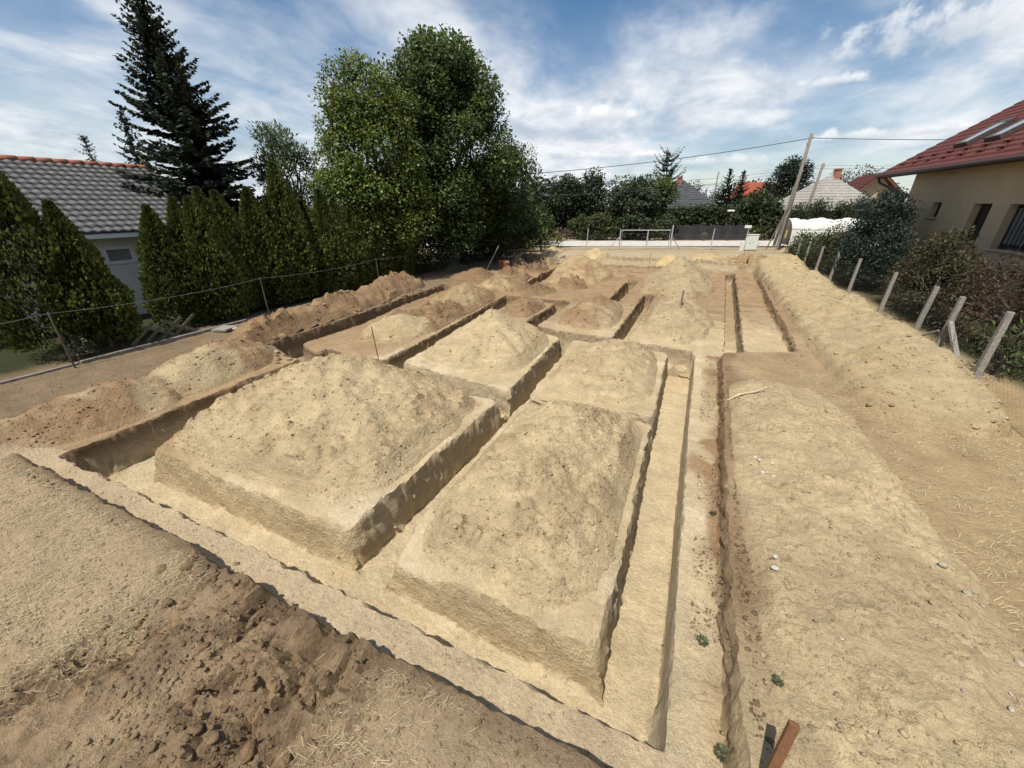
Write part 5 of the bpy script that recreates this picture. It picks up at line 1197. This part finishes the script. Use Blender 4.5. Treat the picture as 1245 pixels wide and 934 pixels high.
# ------------------------------------------------------------------ street furniture, stakes, stones
def cabinet():
    t = thing('meter_cabinet', 'pale grey electric meter cabinet standing before the road', 'cabinet', (*st(18.75, 32.0), .2))
    def P(u, v, z): return np.array(S(18.75 + u, 32.0 + v, z))
    ax, ay = np.array((CY, SY, 0)), np.array((-SY, CY, 0)); pl = worn('pale_plastic', (.60, .62, .56), (.68, .69, .63), 5, .6, .05, .002)
    m = MB(); m.obox(P(0, 0, .15), ax * .36, ay * .14, (0, 0, .15)); m.build('plinth', CONCRETE, t); m = MB(); m.obox(P(0, 0, .86), ax * .40, ay * .17, (0, 0, .555)); m.build('body', pl, t, bevel=.015)
    m = MB(); m.obox(P(0, 0, 1.435), ax * .43, ay * .20, (0, 0, .02)); m.build('lid', pl, t, bevel=.008)
    for s in (-1, 1): m = MB(); m.obox(P(s * .195, -.178, .86), ax * .18, ay * .008, (0, 0, .49)); d = m.build('door', pl, t, bevel=.004); m = MB(); m.obox(P(s * .05, -.192, .9), ax * .012, ay * .008, (0, 0, .05)); m.build('handle', STEEL, d)
    m = MB(); m.obox(P(-.22, -.1885, .80), ax * .05, ay * .002, (0, 0, .035)); m.build('notice', worn('grey_print', (.25, .26, .26), (.4, .4, .38), 60, .6, 0, .001), t)
    t = thing('meter_box', 'small pale meter box left of the larger cabinet', 'meter box', (*st(18.15, 32.1), .2)); m = MB(); c = np.array(S(18.12, 32.1, .55)); m.obox(c, ax * .13, ay * .10, (0, 0, .38)); m.build('body', pl, t, bevel=.012); m = MB(); m.obox(c - ay * .105, ax * .10, ay * .006, (0, 0, .30)); m.build('door', pl, t, bevel=.003)
    t = thing('sign_post', 'steel post with a small white board beside the meter cabinet', 'sign post', (*st(18.45, 32.2), .2)); m = MB(); m.tube([S(18.3, 32.2, .1), S(18.42, 32.2, 1.95)], .03, 8); m.build('post', STEEL, t); m = MB(); c = np.array(S(18.30, 32.17, 2.0)); m.obox(c, ax * .26, ay * .012, (0, 0, .10)); m.build('board', WHITE, t, bevel=.004)
    t = thing('marker_peg', 'short steel marker peg beside the road right of the cabinet', 'peg', (*st(20.9, 34.6), .2)); m = MB(); m.tube([S(20.9, 34.6, .1), S(20.9, 34.6, .55)], .035, 7); m.build('shaft', STEEL, t); m = MB(); m.tube([S(20.9, 34.6, .55), S(20.9, 34.6, .60)], [.05, .045], 8); m.build('cap', STEEL, t)
    t = thing('street_lamp', 'low street lamp with a white head across the road', 'street lamp', (*st(21.95, 41.9), .2)); m = MB(); m.tube([S(21.95, 41.9, .1), S(21.95, 41.9, 2.95)], .04, 8); m.build('pole', GUTTER, t); m = MB(); m.obox(S(21.75, 41.9, 3.02), ax * .32, ay * .11, (0, 0, .07)); m.build('head', WHITE, t, bevel=.03)
    t = thing('gas_box', 'small yellow gas meter box at the foot of the tall pole', 'meter box', (*st(22.6, 33.9), .2)); m = MB(); c = np.array(S(22.35, 33.9, 1.35)); m.obox(c, ax * .17, ay * .12, (0, 0, .30)); m.build('body', worn('yellow_box', (.50, .36, .10), (.58, .43, .15), 6, .6, .05, .002), t, bevel=.01); m = MB(); m.tube([S(22.35, 33.9, .1), S(22.35, 33.9, 1.05)], .03, 6); m.build('pipe', STEEL, t)


cabinet()


def rod(name, label, cat, base, top, r, mat, square=False):
    m = MB()
    if square:
        d = np.array(top, float) - base; L = np.linalg.norm(d); d /= L; u = np.cross(d, (0, 1, 0)); u /= np.linalg.norm(u); w = np.cross(d, u); m.obox((np.array(base) + top) / 2, u * r, w * r * .62, d * L / 2)
    else: m.tube([base, top], r, 7, rough=.06)
    o = m.build(name, mat, None, base, bevel=.003 if square else 0); tag(o, label, cat)


rod('steel_rod', 'thin rusty marking rod stuck beside the largest sand heap', 'rod', (-6.50, 6.72, -.35), (-6.55, 6.68, .92), .012, RUST)
rod('wooden_peg', 'weathered wooden peg standing in the sand heap right of centre', 'peg', (.0, 13.5, .2), (.01, 13.5, 1.05), .03, WOODGREY, True)
rod('steel_rod', 'thin marking rod in the far middle of the lot', 'rod', (-2.33, 27.3, -.1), (-2.3, 27.3, .80), .014, RUST)
rod('wooden_peg', 'small pale peg at the foot of the dark heap under the trees', 'peg', (-11.4, 14.6, -.1), (-11.4, 14.6, .62), .022, WOODGREY, True)
rod('metal_tube', 'thin pole leaning in the shade at the far left corner', 'pole', (-10.6, 20.1, -.1), (-9.9, 20.6, 1.45), .02, STEEL)
rod('wooden_stake', 'reddish brown square wooden stake at the bottom edge', 'stake', (.905, 1.50, .0), (.985, 1.70, .86), .026, STAKEWOOD, True)
m = MB()
for i in range(9): c = np.array((-10.1 + .24 * (i % 3) + random.gauss(0, .02), 21.2 + random.gauss(0, .05), .22 + .15 * (i // 3))); m2 = MB(); m2.obox(c, (.11, .02, 0), (-.01, .06, 0), (0, 0, .065)); o = m2.build('brick', BRICK, None, tuple(c), bevel=.005); tag(o, 'red brick in the small pile in the shade under the trees', 'brick', 'bricks in the shaded pile')


def stone(label, x, y, s, col, group=None, dz=.35):
    v = ICO * (1 + rng.uniform(-.22, .22, (12, 1))) * np.array((1.2, .9, .65)) * s; a = random.uniform(0, 6); v = np.stack([v[:, 0] * math.cos(a) - v[:, 1] * math.sin(a), v[:, 0] * math.sin(a) + v[:, 1] * math.cos(a), v[:, 2]], 1)
    z = top_z(x, y); o = link('stone', mesh_np('stone', v, ICF, np.tile(col, (12, 1))), SOIL, None, (x, y, z + s * dz)); md = o.modifiers.new('round', 'SUBSURF'); md.levels = md.render_levels = 2; tag(o, label, 'stone', group)


def top_z(x, y):
    """height of whatever soil surface is on top at a plan point"""
    z = ground_z(x, y)
    for V, c, a in MOUNDS:
        d = np.hypot(V[:, 0] - x, V[:, 1] - y); k = d.argmin()
        if d[k] < .12: z = max(z, float(V[k, 2]))
    return z


WH = np.array((.62, .58, .50))
stone('larger white stone on the bank right of the ledge', 1.23, 3.33, .040, WH); stone('smaller white stone beside the larger one on the right bank', 1.25, 3.47, .030, WH * 1.05)
for i in range(9): stone('small pale pebble in the cluster on the brown right bank edge', 1.30 + random.gauss(0, .10), 5.0 + random.gauss(0, .22), random.uniform(.014, .032), WH * random.uniform(.85, 1.05), 'pale pebbles on the right bank')
for i in range(8): stone('flat pale stone in the dead grass at the right edge', 2.75 + random.gauss(0, .12), 3.55 + random.gauss(0, .30), random.uniform(.02, .045), np.array((.47, .40, .29)) * random.uniform(.9, 1.1), 'flat stones at the right edge')
for x, y, s in ((-9.15, 6.0, .07), (-10.7, 6.1, .09), (-10.35, 8.7, .06), (-9.9, 4.2, .06), (-10.9, 5.6, .05)): stone('grey stone on the left bank among the clods', x, y, s, np.array((.42, .37, .29)), 'grey stones on the left bank')
for i in range(14): stone('scattered pale stone on the broad dusty foreground heap', random.uniform(1.3, 2.6), random.uniform(1.6, 7), random.uniform(.010, .024), np.array((.52, .46, .36)) * random.uniform(.85, 1.1), 'pale stones on the dusty heap')

m = MB(); z0 = top_z(1.02, 7.22); m.tube([(x_, y_, top_z(x_, y_) + e_) for x_, y_, e_ in ((1.02, 7.22, .02), (1.25, 7.34, .04), (1.5, 7.5, .04), (1.68, 7.66, .09))], [.012, .018, .02, .014], 7, rough=.15); o = m.build('branch', worn('pale_dry_wood', (.36, .29, .19), (.50, .42, .29), 12, .9, .4, .004, stretch=(3, 3, 1)), None, (1.02, 7.22, z0)); tag(o, 'dry pale branch lying on the brown turf at the bank corner', 'branch')


def weed(label, x, y, r):
    z = top_z(x, y); n = 70; a = rng.uniform(0, 6.28, n); q = rng.uniform(0, 1, n) ** .6 * r; P = np.stack([np.cos(a) * q * .6, np.sin(a) * q * .6, .01 + .035 * rng.uniform(0, 1, n)], 1)
    D = unit(np.stack([np.cos(a), np.sin(a), rng.uniform(.1, .9, n)], 1)); C = np.array((.085, .095, .045)) * rng.uniform(.6, 1.5, (n, 1)); V, F, C4 = cards(P, D, np.tile((0, 0, 1.), (n, 1)) + rng.normal(0, .3, (n, 3)), rng.uniform(.5, 1, n) * r * .8, rng.uniform(.12, .2, n) * r, C)
    o = link('weed', mesh_np('weed', V, F, C4), LEAF, None, (x, y, z)); tag(o, label, 'weed', 'weeds on the bare soil')


weed('green weed on the pale ledge beside the straight trench', .68, 2.62, .050); weed('green weed at the bottom edge on the cut bank rim', .79, 1.80, .060); weed('tiny green weed on the right bank near the wooden stake', 1.11, 2.27, .04); weed('tiny dark weed halfway along the ledge rim', .80, 4.35, .035)
